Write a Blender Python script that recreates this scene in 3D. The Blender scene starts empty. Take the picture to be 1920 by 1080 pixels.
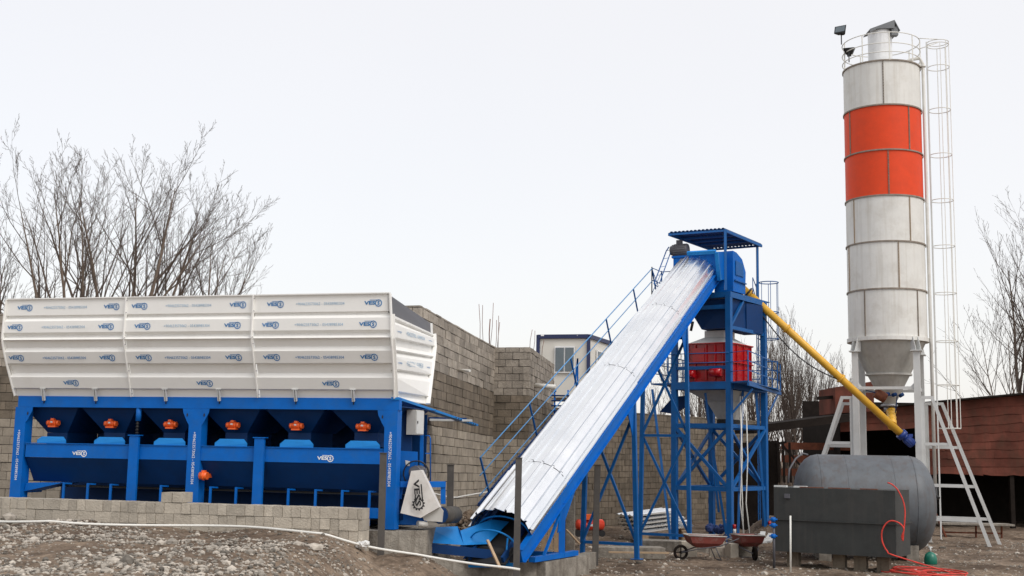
import bpy, math, random
from mathutils import Vector, Matrix, noise
V = Vector
R = math.radians
scene = bpy.context.scene
col = scene.collection
# ------------------------------------------------------------------ camera
F_PX, PITCH, ROLL, CAMZ = 2268.0, math.atan(310 / 2268.0), 0.018, 2.5
CAM = V((0, 0, CAMZ))
FW = V((0, math.cos(PITCH), math.sin(PITCH)))
UP0 = V((0, -math.sin(PITCH), math.cos(PITCH)))
RT0 = V((1, 0, 0))
RT = RT0 * math.cos(ROLL) + UP0 * math.sin(ROLL)
UP = UP0 * math.cos(ROLL) - RT0 * math.sin(ROLL)
cd = bpy.data.cameras.new('camera'); cam = bpy.data.objects.new('camera', cd); col.objects.link(cam)
cd.sensor_width = 36; cd.lens = F_PX / 1920 * 36; cd.clip_end = 2000; cd.clip_start = 0.1
m = Matrix((RT, UP, -FW)).transposed().to_4x4(); m.translation = CAM
cam.matrix_world = m
scene.camera = cam
# ------------------------------------------------------------------ world, sun, exposure
w = bpy.data.worlds.new('World'); scene.world = w; w.use_nodes = True
nt = w.node_tree; nt.nodes.clear()
out = nt.nodes.new('ShaderNodeOutputWorld')
sky = nt.nodes.new('ShaderNodeTexSky'); sky.sky_type = 'NISHITA'; sky.sun_disc = False
sky.sun_elevation = R(48); sky.sun_rotation = R(138); sky.air_density = 1; sky.dust_density = 3
b1 = nt.nodes.new('ShaderNodeBackground'); b1.inputs[1].default_value = 0.05
nt.links.new(sky.outputs[0], b1.inputs[0])
tc = nt.nodes.new('ShaderNodeTexCoord')
nz = nt.nodes.new('ShaderNodeTexNoise'); nz.inputs['Scale'].default_value = 1.3; nz.inputs['Detail'].default_value = 4
nt.links.new(tc.outputs['Generated'], nz.inputs['Vector'])
cr = nt.nodes.new('ShaderNodeValToRGB')
cr.color_ramp.elements[0].position = 0.3; cr.color_ramp.elements[0].color = (0.915, 0.89, 0.87, 1)
cr.color_ramp.elements[1].position = 0.75; cr.color_ramp.elements[1].color = (0.97, 0.935, 0.905, 1)
nt.links.new(nz.outputs[0], cr.inputs[0])
b2 = nt.nodes.new('ShaderNodeBackground'); b2.inputs[1].default_value = 0.86
nt.links.new(cr.outputs[0], b2.inputs[0])
ad = nt.nodes.new('ShaderNodeAddShader')
nt.links.new(b1.outputs[0], ad.inputs[0]); nt.links.new(b2.outputs[0], ad.inputs[1])
nt.links.new(ad.outputs[0], out.inputs[0])
sl = bpy.data.lights.new('sun', 'SUN'); sl.energy = 1.4; sl.angle = R(25); sl.color = (1, 0.98, 0.95)
so = bpy.data.objects.new('sun', sl); col.objects.link(so)
so.rotation_euler = (R(42), 0, R(42))
scene.view_settings.view_transform = 'Standard'; scene.view_settings.look = 'None'
scene.view_settings.exposure = 0.0; scene.view_settings.gamma = 1
scene.view_settings.use_curve_mapping = False

# ------------------------------------------------------------------ helpers
def ray(px, py):
    return FW + RT * ((px - 960) / F_PX) + UP * (-(py - 540) / F_PX)
def at(px, py, Y):
    d = ray(px, py); return CAM + d * (Y / d.y)
def atz(px, py, z):
    d = ray(px, py); return CAM + d * ((z - CAMZ) / d.z)
ORG = {}
class MB:
    def __init__(s): s.v = []; s.f = []; s.mi = []; s.m = 0; s.sm = []
    def add(s, vs, fs, smooth=False):
        n = len(s.v); s.v += [V(p) for p in vs]
        for f in fs: s.f.append([i + n for i in f]); s.mi.append(s.m); s.sm.append(smooth)
    def hexa(s, p):   # 8 points: bottom 0-3, top 4-7
        s.add(p, [(3,2,1,0),(4,5,6,7),(0,1,5,4),(1,2,6,5),(2,3,7,6),(3,0,4,7)])
    def box(s, c, sx, sy, sz, X=V((1,0,0)), Y=V((0,1,0)), Z=V((0,0,1))):
        c = V(c); X = X * sx/2; Y = Y * sy/2; Z = Z * sz/2
        s.hexa([c-X-Y-Z, c+X-Y-Z, c+X+Y-Z, c-X+Y-Z, c-X-Y+Z, c+X-Y+Z, c+X+Y+Z, c-X+Y+Z])
    def bar(s, a, b, w=0.05, h=None, up=V((0,0,1))):
        a = V(a); b = V(b); h = h or w
        d = (b - a)
        if d.length < 1e-6: return
        d.normalize(); u = up if abs(d.dot(up)) < 0.98 else V((0,1,0)) if abs(d.y) < .9 else V((1,0,0))
        X = d.cross(u).normalized(); Z = X.cross(d).normalized()
        X *= w/2; Z *= h/2
        s.hexa([a-X-Z, a+X-Z, b+X-Z, b-X-Z, a-X+Z, a+X+Z, b+X+Z, b-X+Z])
    def tube(s, pts, r, n=6, cap=True, smooth=True):
        pts = [V(p) for p in pts]; N = len(pts)
        if N < 2: return
        rr = r if isinstance(r, (list, tuple)) else [r]*N
        base = len(s.v); prev = None
        for i, p in enumerate(pts):
            d = (pts[min(i+1, N-1)] - pts[max(i-1, 0)])
            if d.length < 1e-9: d = V((0,0,1))
            d.normalize()
            if prev is None:
                a = d.cross(V((0,0,1)))
                if a.length < 1e-3: a = d.cross(V((1,0,0)))
            else:
                a = prev - d * prev.dot(d)
            a.normalize(); prev = a; b = d.cross(a)
            for k in range(n):
                t = 2*math.pi*k/n; s.v.append(p + (a*math.cos(t) + b*math.sin(t)) * rr[i])
        for i in range(N-1):
            for k in range(n):
                k2 = (k+1) % n
                s.f.append([base+i*n+k, base+i*n+k2, base+(i+1)*n+k2, base+(i+1)*n+k]); s.mi.append(s.m); s.sm.append(smooth)
        if cap:
            s.f.append([base+k for k in range(n)][::-1]); s.mi.append(s.m); s.sm.append(False)
            s.f.append([base+(N-1)*n+k for k in range(n)]); s.mi.append(s.m); s.sm.append(False)
    def cyl(s, a, b, r, n=16, r2=None, cap=True): s.tube([a, b], [r, r if r2 is None else r2], n, cap)
    def ring(s, c, rad, r, n=28, k=5, X=V((1,0,0)), Y=V((0,1,0)), a0=0, a1=2*math.pi):
        full = abs(a1-a0-2*math.pi) < 1e-6
        pts = [V(c) + X*math.cos(a0+(a1-a0)*i/n)*rad + Y*math.sin(a0+(a1-a0)*i/n)*rad for i in range(n+1)]
        s.tube(pts, r, k, not full)
    def poly(s, pts, ext):   # polygon extruded by vector
        n = len(pts); ext = V(ext)
        s.add([V(p) for p in pts] + [V(p)+ext for p in pts],
              [list(range(n))[::-1], list(range(n, 2*n))] + [(i, (i+1) % n, n+(i+1) % n, n+i) for i in range(n)])
    def sphere(s, c, r, n=12, k=8, sz=1.0):
        c = V(c); vs = [c+V((0,0,r*sz))]; fs = []
        for j in range(1, k):
            t = math.pi*j/k
            for i in range(n):
                p = 2*math.pi*i/n
                vs.append(c+V((math.sin(t)*math.cos(p)*r, math.sin(t)*math.sin(p)*r, math.cos(t)*r*sz)))
        vs.append(c-V((0,0,r*sz)))
        for i in range(n): fs.append((0, 1+i, 1+(i+1) % n))
        for j in range(k-2):
            for i in range(n):
                a = 1+j*n; fs.append((a+i, a+n+i, a+n+(i+1) % n, a+(i+1) % n))
        a = 1+(k-2)*n
        for i in range(n): fs.append((a+i, len(vs)-1, a+(i+1) % n))
        s.add(vs, fs, True)
    def lathe(s, c, prof, n=32, a0=0, a1=2*math.pi, smooth=True, X=V((1,0,0)), Y=V((0,1,0)), Z=V((0,0,1))):
        c = V(c); full = abs(a1-a0-2*math.pi) < 1e-6; m_ = n if full else n+1
        vs = []
        for (r, z) in prof:
            for i in range(m_):
                t = a0+(a1-a0)*i/n; vs.append(c + X*math.cos(t)*r + Y*math.sin(t)*r + Z*z)
        fs = []
        for j in range(len(prof)-1):
            for i in range(n):
                i2 = (i+1) % m_; fs.append((j*m_+i, j*m_+i2, (j+1)*m_+i2, (j+1)*m_+i))
        s.add(vs, fs, smooth)
    def build(s, name, mat, parent=None, loc=None):
        org = ORG[parent.name] if parent else (V(loc) if loc is not None else V((0,0,0)))
        me = bpy.data.meshes.new(name)
        me.from_pydata([tuple(p-org) for p in s.v], [], s.f)
        for mm in (mat if isinstance(mat, (list, tuple)) else [mat]): me.materials.append(mm)
        me.polygons.foreach_set('material_index', s.mi)
        me.polygons.foreach_set('use_smooth', s.sm)
        me.update()
        o = bpy.data.objects.new(name, me); col.objects.link(o)
        if parent: o.parent = parent
        else: o.location = org
        ORG[o.name] = org
        return o
def split_build(mb, name, mat, parent):
    par = list(range(len(mb.v)))
    def find(i):
        while par[i] != i: par[i] = par[par[i]]; i = par[i]
        return i
    for f in mb.f:
        for i in f[1:]: par[find(i)] = find(f[0])
    groups = {}
    for k, f in enumerate(mb.f): groups.setdefault(find(f[0]), []).append(k)
    outl = []
    for g in groups.values():
        n = MB(); ids = {}
        for k in g:
            ff = []
            for i in mb.f[k]:
                if i not in ids: ids[i] = len(n.v); n.v.append(mb.v[i])
                ff.append(ids[i])
            n.f.append(ff); n.mi.append(mb.mi[k]); n.sm.append(mb.sm[k])
        outl.append(n.build(name, mat, parent))
    return outl
def tag(o, label, cat, group=None):
    o['label'] = label; o['category'] = cat
    if group: o['group'] = group
    return o
def thing(name, label, cat, loc=(0,0,0), group=None):
    o = bpy.data.objects.new(name, None); col.objects.link(o); o.location = loc; o.empty_display_size = .2
    ORG[o.name] = V(loc); return tag(o, label, cat, group)
def copy_thing(o, loc, label, rz=0.0):
    r = o.copy(); col.objects.link(r); r.location = loc; r['label'] = label
    r.rotation_euler[2] = rz
    for ch in list(o.children):
        c = ch.copy(); col.objects.link(c); c.parent = r
        for g in ch.children:
            d = g.copy(); col.objects.link(d); d.parent = c
    return r
rnd = random.Random(7)

# ------------------------------------------------------------------ materials
def mat(name, c, rough=.6, metal=0.0, var=.12, scale=3.0, c2=None, dirt=0.0, dirtc=(.12,.09,.06), streak=0.0, bump=0.0, bscale=30, spec=.5, island=0.0, dscale=1.2, drange=(.5,.72)):
    M = bpy.data.materials.new(name); M.use_nodes = True; t = M.node_tree; N = t.nodes; L = t.links
    b = N['Principled BSDF']; b.inputs['Roughness'].default_value = rough; b.inputs['Metallic'].default_value = metal
    b.inputs['Specular IOR Level'].default_value = spec
    g = N.new('ShaderNodeNewGeometry')
    n1 = N.new('ShaderNodeTexNoise'); n1.inputs['Scale'].default_value = scale; n1.inputs['Detail'].default_value = 8; n1.inputs['Roughness'].default_value = .65
    L.new(g.outputs['Position'], n1.inputs['Vector'])
    r = N.new('ShaderNodeValToRGB'); r.color_ramp.elements[0].position = .3; r.color_ramp.elements[1].position = .7
    lo = c2 or tuple(x*(1-var) for x in c); hi = c if c2 else tuple(min(1, x*(1+var)) for x in c)
    r.color_ramp.elements[0].color = (*lo, 1); r.color_ramp.elements[1].color = (*hi, 1)
    L.new(n1.outputs[0], r.inputs[0]); cur = r.outputs[0]
    if island:
        mx = N.new('ShaderNodeHueSaturation')
        mr = N.new('ShaderNodeMapRange'); mr.inputs[3].default_value = 1-island; mr.inputs[4].default_value = 1+island
        L.new(g.outputs['Random Per Island'], mr.inputs[0]); L.new(mr.outputs[0], mx.inputs['Value']); L.new(cur, mx.inputs['Color']); cur = mx.outputs[0]
    if streak:
        mp = N.new('ShaderNodeMapping'); mp.inputs['Scale'].default_value = (6, 6, .35)
        n2 = N.new('ShaderNodeTexNoise'); n2.inputs['Scale'].default_value = 1.5; n2.inputs['Detail'].default_value = 6
        L.new(g.outputs['Position'], mp.inputs[0]); L.new(mp.outputs[0], n2.inputs['Vector'])
        r2 = N.new('ShaderNodeValToRGB'); r2.color_ramp.elements[0].position = .5; r2.color_ramp.elements[1].position = .75
        r2.color_ramp.elements[1].color = (streak,)*3 + (1,)
        r2.color_ramp.elements[0].color = (0,0,0,1)
        L.new(n2.outputs[0], r2.inputs[0])
        mx = N.new('ShaderNodeMixRGB'); mx.inputs[2].default_value = (*dirtc, 1)
        L.new(r2.outputs[0], mx.inputs[0]); L.new(cur, mx.inputs[1]); cur = mx.outputs[0]
    if dirt:
        n3 = N.new('ShaderNodeTexNoise'); n3.inputs['Scale'].default_value = dscale; n3.inputs['Detail'].default_value = 10; n3.inputs['Roughness'].default_value = .7
        L.new(g.outputs['Position'], n3.inputs['Vector'])
        r3 = N.new('ShaderNodeValToRGB'); r3.color_ramp.elements[0].position = drange[0]; r3.color_ramp.elements[1].position = drange[1]
        r3.color_ramp.elements[0].color = (0,0,0,1); r3.color_ramp.elements[1].color = (dirt,)*3 + (1,)
        L.new(n3.outputs[0], r3.inputs[0])
        mx = N.new('ShaderNodeMixRGB'); mx.inputs[2].default_value = (*dirtc, 1)
        L.new(r3.outputs[0], mx.inputs[0]); L.new(cur, mx.inputs[1]); cur = mx.outputs[0]
    L.new(cur, b.inputs['Base Color'])
    if bump:
        n4 = N.new('ShaderNodeTexNoise'); n4.inputs['Scale'].default_value = bscale; n4.inputs['Detail'].default_value = 6
        L.new(g.outputs['Position'], n4.inputs['Vector'])
        bp = N.new('ShaderNodeBump'); bp.inputs['Strength'].default_value = bump; bp.inputs['Distance'].default_value = .02
        L.new(n4.outputs[0], bp.inputs['Height']); L.new(bp.outputs[0], b.inputs['Normal'])
    rv = N.new('ShaderNodeMapRange'); rv.inputs[3].default_value = max(.05, rough-.1); rv.inputs[4].default_value = min(1, rough+.12)
    L.new(n1.outputs[0], rv.inputs[0]); L.new(rv.outputs[0], b.inputs['Roughness'])
    return M
BLUE = mat('blue_paint', (.0005, .125, .50), .5, var=.10, dirt=.4, dirtc=(.035,.12,.28), dscale=3.5, spec=.2, drange=(.48,.75))
BLUE2 = mat('bright_blue_paint', (.006, .21, .60), .5, var=.1, dirt=.2, dirtc=(.03,.12,.25), dscale=3, spec=.3)
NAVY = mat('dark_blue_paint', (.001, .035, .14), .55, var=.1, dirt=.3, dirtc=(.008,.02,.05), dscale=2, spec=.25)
TBLUE = mat('tower_blue_paint', (.003, .10, .33), .45, var=.14, dirt=.45, dirtc=(.03,.07,.15), dscale=6, spec=.35)
WHITE = mat('white_paint', (.84, .835, .805), .5, var=.02, dirt=.22, dirtc=(.50,.46,.38), dscale=1.6, drange=(.55,.8))
GREYW = mat('grey_white_paint', (.60, .61, .60), .55, var=.06, dirt=.25, dirtc=(.35,.32,.28))
DGREY = mat('dark_grey_paint', (.10, .10, .115), .55, var=.12, dirt=.3, dirtc=(.14,.12,.10))
CABGREY = mat('cabinet_grey', (.50, .49, .46), .5)
BLACK = mat('black_rubber', (.015, .015, .016), .7)
INK = mat('ink_blue', (.003, .16, .42), .5, var=.15)
INKL = mat('ink_faint_blue', (.30, .45, .60), .6)
INKW = mat('ink_white', (.85, .87, .88), .5)
INKB = mat('ink_black', (.01, .01, .012), .5)
ORANGE = mat('orange_paint', (.85, .13, .02), .4, dirt=.3, dirtc=(.2,.05,.02), dscale=9)
RED = mat('red_paint', (.40, .003, .008), .2, var=.15, dirt=.25, dirtc=(.2,.02,.02), dscale=4)
YELLOW = mat('yellow_paint', (.76, .42, .04), .4, dirt=.35, dirtc=(.4,.26,.08), dscale=4)
GALV = mat('galvanised_sheet', (.93, .95, .97), .27, metal=1.0, var=.06, scale=1.2)
RIBSHADE = mat('rib_shadow', (.42, .45, .50), .7, metal=.3)  # shadow line beside each cover rib, put into a darker grey
RAILGLARE = mat('rail_blue_glare', (.09, .28, .55), .45)  # glare on the handrail, put into a paler blue
STEEL = mat('bare_steel', (.4, .4, .42), .45, metal=.7)
SILOW = mat('silo_grey', (.72, .715, .68), .6, var=.07, scale=1.6, dirt=.45, dirtc=(.46,.42,.35), dscale=1.4, streak=.4, bump=.15, bscale=4)
SILOR = mat('silo_orange', (.74, .062, .012), .55, var=.08, dirt=.2, dirtc=(.5,.07,.03), streak=.1, spec=.3)
SILOD = mat('silo_cone_grey', (.42, .41, .38), .65, var=.12, streak=.35, dirtc=(.25,.22,.18))
RING = mat('silo_flange', (.26, .22, .18), .7, var=.3, scale=8)
TANK = mat('tank_grey', (.10, .112, .125), .5, var=.18, dirt=.5, dirtc=(.075,.05,.04), streak=.55)
BOXT = mat('box_tank_grey', (.040, .043, .042), .5, var=.15, dirt=.35, dirtc=(.07,.065,.06), streak=.5, spec=.3)
RUST = mat('rust', (.16, .05, .025), .85, var=.35, scale=6)
POST = mat('dark_post_paint', (.075, .068, .062), .6, var=.2, dirt=.4, dirtc=(.14,.12,.10), dscale=4)
CONC = mat('concrete', (.30, .275, .235), .95, var=.3, scale=5, dirt=.8, dirtc=(.11,.09,.07), dscale=1.8, drange=(.42,.68), streak=.7, bump=.9)
BLOCK = mat('block_tan', (.335, .295, .245), .95, var=.25, scale=6, dirt=.7, dirtc=(.15,.13,.105), dscale=.9, bump=.9, island=.24)
BLOCKL = mat('block_pale', (.45, .405, .335), .95, var=.15, scale=5, dirt=.4, dirtc=(.22,.19,.155), bump=.7, island=.16)
BLOCKD = mat('block_damp', (.19, .155, .115), .95, var=.22, scale=3, dirt=.6, dirtc=(.075,.062,.046), bump=.7, island=.18, streak=.7)
MORTAR = mat('mortar', (.07, .06, .05), .95, var=.25, bump=.6)
TIN = mat('red_tin', (.125, .042, .030), .9, var=.4, scale=1.1, dirt=.8, dirtc=(.075,.040,.028), island=.22, spec=.12, streak=.5)
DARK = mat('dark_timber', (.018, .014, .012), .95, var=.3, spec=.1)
WOOD = mat('bare_wood', (.42, .30, .19), .85, var=.2, scale=9)
BARK = mat('bark', (.17, .13, .10), .95, var=.25, scale=8)
TWIG = mat('twig', (.10, .075, .06), .95, var=.2, scale=8)
PVC = mat('white_pvc', (.74, .73, .68), .4, var=.05)
HOSE = mat('red_hose', (.60, .045, .03), .6, var=.3, scale=6)
GREEN = mat('green_enamel', (.008, .15, .10), .35)
CABIN = mat('cabin_panel', (.68, .66, .60), .6, var=.03)
CNAVY = mat('cabin_navy', (.015, .025, .09), .5)
GLASS = mat('window_glass', (.10, .13, .15), .08, spec=.8)
FRAMEW = mat('window_frame_white', (.8, .8, .79), .4)
GAPSHADE = mat('seam_shadow', (.05, .05, .06), .8)  # near-black colour for the painted shadow at the cover sheet overlaps
STONE = mat('gravel_stone', (.31, .28, .24), .95, var=.35, scale=9, island=.65, spec=.2)
SACK = mat('blue_sacks', (.03, .06, .20), .8, var=.4, scale=7)
BAG = mat('white_plastic_bag', (.7, .7, .68), .5)

def ground_mat():
    M = bpy.data.materials.new('yard_dirt'); M.use_nodes = True; t = M.node_tree; N = t.nodes; L = t.links
    b = N['Principled BSDF']; b.inputs['Roughness'].default_value = .95; b.inputs['Specular IOR Level'].default_value = .2
    g = N.new('ShaderNodeNewGeometry')
    def nz(s, d=8, r=.65):
        n = N.new('ShaderNodeTexNoise'); n.inputs['Scale'].default_value = s; n.inputs['Detail'].default_value = d; n.inputs['Roughness'].default_value = r
        L.new(g.outputs['Position'], n.inputs['Vector']); return n
    def ramp(src, p0, c0, p1, c1):
        r = N.new('ShaderNodeValToRGB'); e = r.color_ramp.elements
        e[0].position = p0; e[0].color = (*c0, 1); e[1].position = p1; e[1].color = (*c1, 1); L.new(src, r.inputs[0]); return r.outputs[0]
    base = ramp(nz(.45).outputs[0], .38, (.10,.072,.052), .62, (.26,.205,.155))
    fine = ramp(nz(7).outputs[0], .35, (.45,.42,.40), .66, (1.35,1.3,1.25))
    mx = N.new('ShaderNodeMixRGB'); mx.blend_type = 'MULTIPLY'; mx.inputs[0].default_value = .8
    L.new(base, mx.inputs[1]); L.new(fine, mx.inputs[2])
    vo = N.new('ShaderNodeTexVoronoi'); vo.inputs['Scale'].default_value = 14; L.new(g.outputs['Position'], vo.inputs['Vector'])
    peb = ramp(vo.outputs['Distance'], .18, (1,1,1), .3, (0,0,0))
    nm = ramp(nz(2.0).outputs[0], .48, (0,0,0), .6, (.8,.8,.8))
    mu = N.new('ShaderNodeMixRGB'); mu.blend_type = 'MULTIPLY'; mu.inputs[0].default_value = 1; L.new(peb, mu.inputs[1]); L.new(nm, mu.inputs[2])
    m2 = N.new('ShaderNodeMixRGB'); m2.inputs[2].default_value = (.36,.33,.29,1); L.new(mu.outputs[0], m2.inputs[0]); L.new(mx.outputs[0], m2.inputs[1])
    L.new(m2.outputs[0], b.inputs['Base Color'])
    bp = N.new('ShaderNodeBump'); bp.inputs['Strength'].default_value = .9; bp.inputs['Distance'].default_value = .05
    L.new(nz(12).outputs[0], bp.inputs['Height']); L.new(bp.outputs[0], b.inputs['Normal'])
    return M
DIRT = ground_mat()
def sheet_mat():   # gap between ribs already modelled; plain tin roof blue
    return mat('blue_tin_roof', (.004, .055, .17), .5, dirt=.2, dirtc=(.03,.06,.1))
ROOFB = sheet_mat()

# ------------------------------------------------------------------ lettering
_tc = {}
def glyphs(s, off=.018):
    off = .0 if len(s) > 6 else .035
    if s in _tc: return _tc[s]
    cu = bpy.data.curves.new('tmp_text', 'FONT'); cu.body = s; cu.size = 1; cu.offset = off; cu.resolution_u = 2
    o = bpy.data.objects.new('tmp_text', cu); col.objects.link(o)
    dg = bpy.context.evaluated_depsgraph_get(); me = bpy.data.meshes.new_from_object(o.evaluated_get(dg))
    vs = [V(v.co) for v in me.vertices]; fs = [list(p.vertices) for p in me.polygons]
    bpy.data.objects.remove(o); bpy.data.curves.remove(cu); bpy.data.meshes.remove(me)
    x0 = min(v.x for v in vs); x1 = max(v.x for v in vs); y0 = min(v.y for v in vs); y1 = max(v.y for v in vs)
    vs = [V(((v.x-x0)/(x1-x0), (v.y-y0)/(y1-y0), 0)) for v in vs]
    _tc[s] = (vs, fs); return _tc[s]
def put_text(mb, s, P, X, Y, wd, ht):
    """text with lower-left corner P, X/Y unit directions, of given width and height"""
    vs, fs = glyphs(s); mb.add([P + X*v.x*wd + Y*v.y*ht for v in vs], fs)
def put_logo(mb, C, X, Y, W):
    """VESS mark: three letters, the last S inside a toothed ring, a bar running over them"""
    H = W*.20; P = C - X*W/2 - Y*H*.5
    put_text(mb, 'VES', P, X, Y, W*.62, H)
    rc = P + X*W*.80 + Y*H*.42; ro, ri = H*.92, H*.72
    n = 36; vs = []
    for i in range(n):
        a = 2*math.pi*i/n; o_ = ro*(1.12 if i % 3 == 0 else 1.0)
        d = X*math.cos(a) + Y*math.sin(a); vs += [rc+d*o_, rc+d*ri]
    mb.add(vs, [(2*i, 2*((i+1) % n), 2*((i+1) % n)+1, 2*i+1) for i in range(n)])
    put_text(mb, 'S', rc - X*H*.33 - Y*H*.5, X, Y, H*.66, H)
    a = P + X*W*.3 + Y*H*1.18; b = P + X*W*.8 + Y*H*1.32
    mb.add([a, P+X*W*.8+Y*H*1.18, b, P+X*W*.3+Y*H*1.32], [(0,1,2,3)])
PHONE = '+904623573062 - 05438985304'
def logo_part(parent, C, X, Y, W, mt=None):
    m_ = MB(); put_logo(m_, C, X, Y, W); return m_.build('logo', mt or INK, parent)

# ------------------------------------------------------------------ ground
def sstep(a, b, x):
    t = max(0, min(1, (x-a)/(b-a))); return t*t*(3-2*t)
def gh(x, y):
    mound = sstep(-1.5, -3.3, x) * (1-sstep(23.2, 24.8, y)) * (1.02 + .05*sstep(-3.5, -9, x))
    side = sstep(-.6, -1.9, x) * .52 * (1-sstep(25, 27, y)) * sstep(20.5, 22.5, y)
    h = max(mound, side)
    h += .22*math.exp(-((x-.0)**2/6 + (y-22.3)**2/1.6))*1.0
    h += (noise.noise(V((x*.35, y*.35, 0)))*.08 + noise.noise(V((x*1.1, y*1.1, 3)))*.06 + noise.noise(V((x*3, y*3, 5)))*.045 + noise.noise(V((x*7, y*7, 8)))*.02) * (1-sstep(60, 90, y))
    if x < -2 and y < 23: h += (noise.noise(V((x*.8, y*.8, 9))))*.10
    h += .35*math.exp(-((x-8.1)**2/.6 + (y-37.5)**2/1.6))*2.2     # spoil heap behind the tower
    return h - .03
def build_ground():
    mb = MB(); xs = []; ys = []
    x = -22.0
    while x <= 24: xs.append(x); x += .13
    xs = [-700,-300,-120,-60,-35] + xs + [30,45,80,160,350,700]
    y = 9.0
    while y <= 44: ys.append(y); y += .13
    ys = [-60, -10, 4] + ys + [48,54,62,80,120,200,400,900]
    nx = len(xs)
    vs = [V((a, b, gh(a, b))) for b in ys for a in xs]
    fs = [(j*nx+i, j*nx+i+1, (j+1)*nx+i+1, (j+1)*nx+i) for j in range(len(ys)-1) for i in range(nx-1)]
    mb.add(vs, fs, True)
    o = mb.build('ground', DIRT); o['kind'] = 'structure'
build_ground()
ICO_V = [V(p).normalized() for p in [(0,0,1),(.894,0,.447),(.276,.851,.447),(-.724,.526,.447),(-.724,-.526,.447),(.276,-.851,.447),(.724,.526,-.447),(-.276,.851,-.447),(-.894,0,-.447),(-.276,-.851,-.447),(.724,-.526,-.447),(0,0,-1)]]
ICO_F = [(0,1,2),(0,2,3),(0,3,4),(0,4,5),(0,5,1),(1,6,2),(2,7,3),(3,8,4),(4,9,5),(5,10,1),(2,6,7),(3,7,8),(4,8,9),(5,9,10),(1,10,6),(11,7,6),(11,8,7),(11,9,8),(11,10,9),(11,6,10)]
def stone(mb, p, s, rn, flat=.6):
    e = [rn.uniform(.6, 1.2)*s, rn.uniform(.6, 1.2)*s, rn.uniform(.4, .8)*s*flat/.6]
    a = rn.uniform(0, 6.28); ca, sa = math.cos(a), math.sin(a); vs = []
    for v in ICO_V:
        k = rn.uniform(.8, 1.15); x = v.x*e[0]*k; y = v.y*e[1]*k
        vs.append(p + V((x*ca-y*sa, x*sa+y*ca, v.z*e[2]*k)))
    mb.add(vs, ICO_F)
def gravel():
    rn = random.Random(11); mb = MB()
    for i in range(17000):
        y = 12.5 + 11.2*rn.random()**.9; x = rn.uniform(-y*.46-.5, -1.6 + rn.gauss(0, .5))
        if y > 22.9 - .0*x: continue
        c = noise.noise(V((x*.7, y*.7, 2)))
        if c < rn.uniform(-.7, .15): continue
        if y > 20.5 and x > -6.5 and rn.random() < .8: continue
        s = abs(rn.gauss(0, .019))+.010
        if rn.random() < .03: s *= 2.2
        stone(mb, V((x, y, gh(x, y)+s*.15)), s, rn)
    o = mb.build('gravel', STONE); o['kind'] = 'stuff'; o['label'] = 'loose grey gravel heaped on the ground at the front left'; o['category'] = 'gravel'
    mb = MB()
    for i in range(9500):
        y = rn.uniform(22, 40); x = rn.uniform(-1.5, y*.45+.5)
        if noise.noise(V((x*.9, y*.9, 7))) < rn.uniform(-.5, .4): continue
        s = abs(rn.gauss(0, .018))+.010
        if rn.random() < .03: s *= 2.2
        stone(mb, V((x, y, gh(x, y)+s*.1)), s, rn)
    o = mb.build('rubble', STONE); o['kind'] = 'stuff'; o['label'] = 'small stones and clods strewn over the brown yard dirt'; o['category'] = 'rubble'
gravel()

# ------------------------------------------------------------------ block walls
def block_face(mb, A, B, z0, z1, bh=.2, bw=.4, depth=.18, nrm=None, rn=rnd, gap=.018, headers=0.0, top_fn=None, jit=.013):
    A = V((A[0], A[1], 0)); B = V((B[0], B[1], 0)); d = B-A; L = d.length; d.normalize()
    n = nrm or V((d.y, -d.x, 0))
    z = z0; k = 0
    while z < z1-1e-4:
        x = -(bw/2 if k % 2 else 0) + rn.uniform(-.03, .03)
        while x < L:
            wd = bw/2 if rn.random() < headers else bw
            a = max(0, x)+gap/2; b = min(L, x+wd)-gap/2
            if b-a > .04:
                zt = min(z1, z+bh)-gap*.8
                j = rn.uniform(-jit, jit); tz = rn.uniform(-.004, .004)
                if top_fn is None or zt < top_fn((a+b)/2):
                    P = A + d*a + n*j; Q = A + d*b + n*(j+rn.uniform(-.004,.004))
                    mb.hexa([P+V((0,0,z+tz)), Q+V((0,0,z+tz)), Q-n*depth+V((0,0,z+tz)), P-n*depth+V((0,0,z+tz)),
                             P+V((0,0,zt+tz)), Q+V((0,0,zt+tz)), Q-n*depth+V((0,0,zt+tz)), P-n*depth+V((0,0,zt+tz))])
            x += wd
        z += bh; k += 1
def wall_core(mb, A, B, z0, z1, th=.3, inset=.016, n=None):
    A = V((A[0], A[1], 0)); B = V((B[0], B[1], 0)); d = (B-A).normalized(); n = n or V((d.y, -d.x, 0))
    P, Q = A-n*inset, B-n*inset
    mb.hexa([P+V((0,0,z0)), Q+V((0,0,z0)), Q-n*th+V((0,0,z0)), P-n*th+V((0,0,z0)), P+V((0,0,z1)), Q+V((0,0,z1)), Q-n*th+V((0,0,z1)), P-n*th+V((0,0,z1))])
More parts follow.
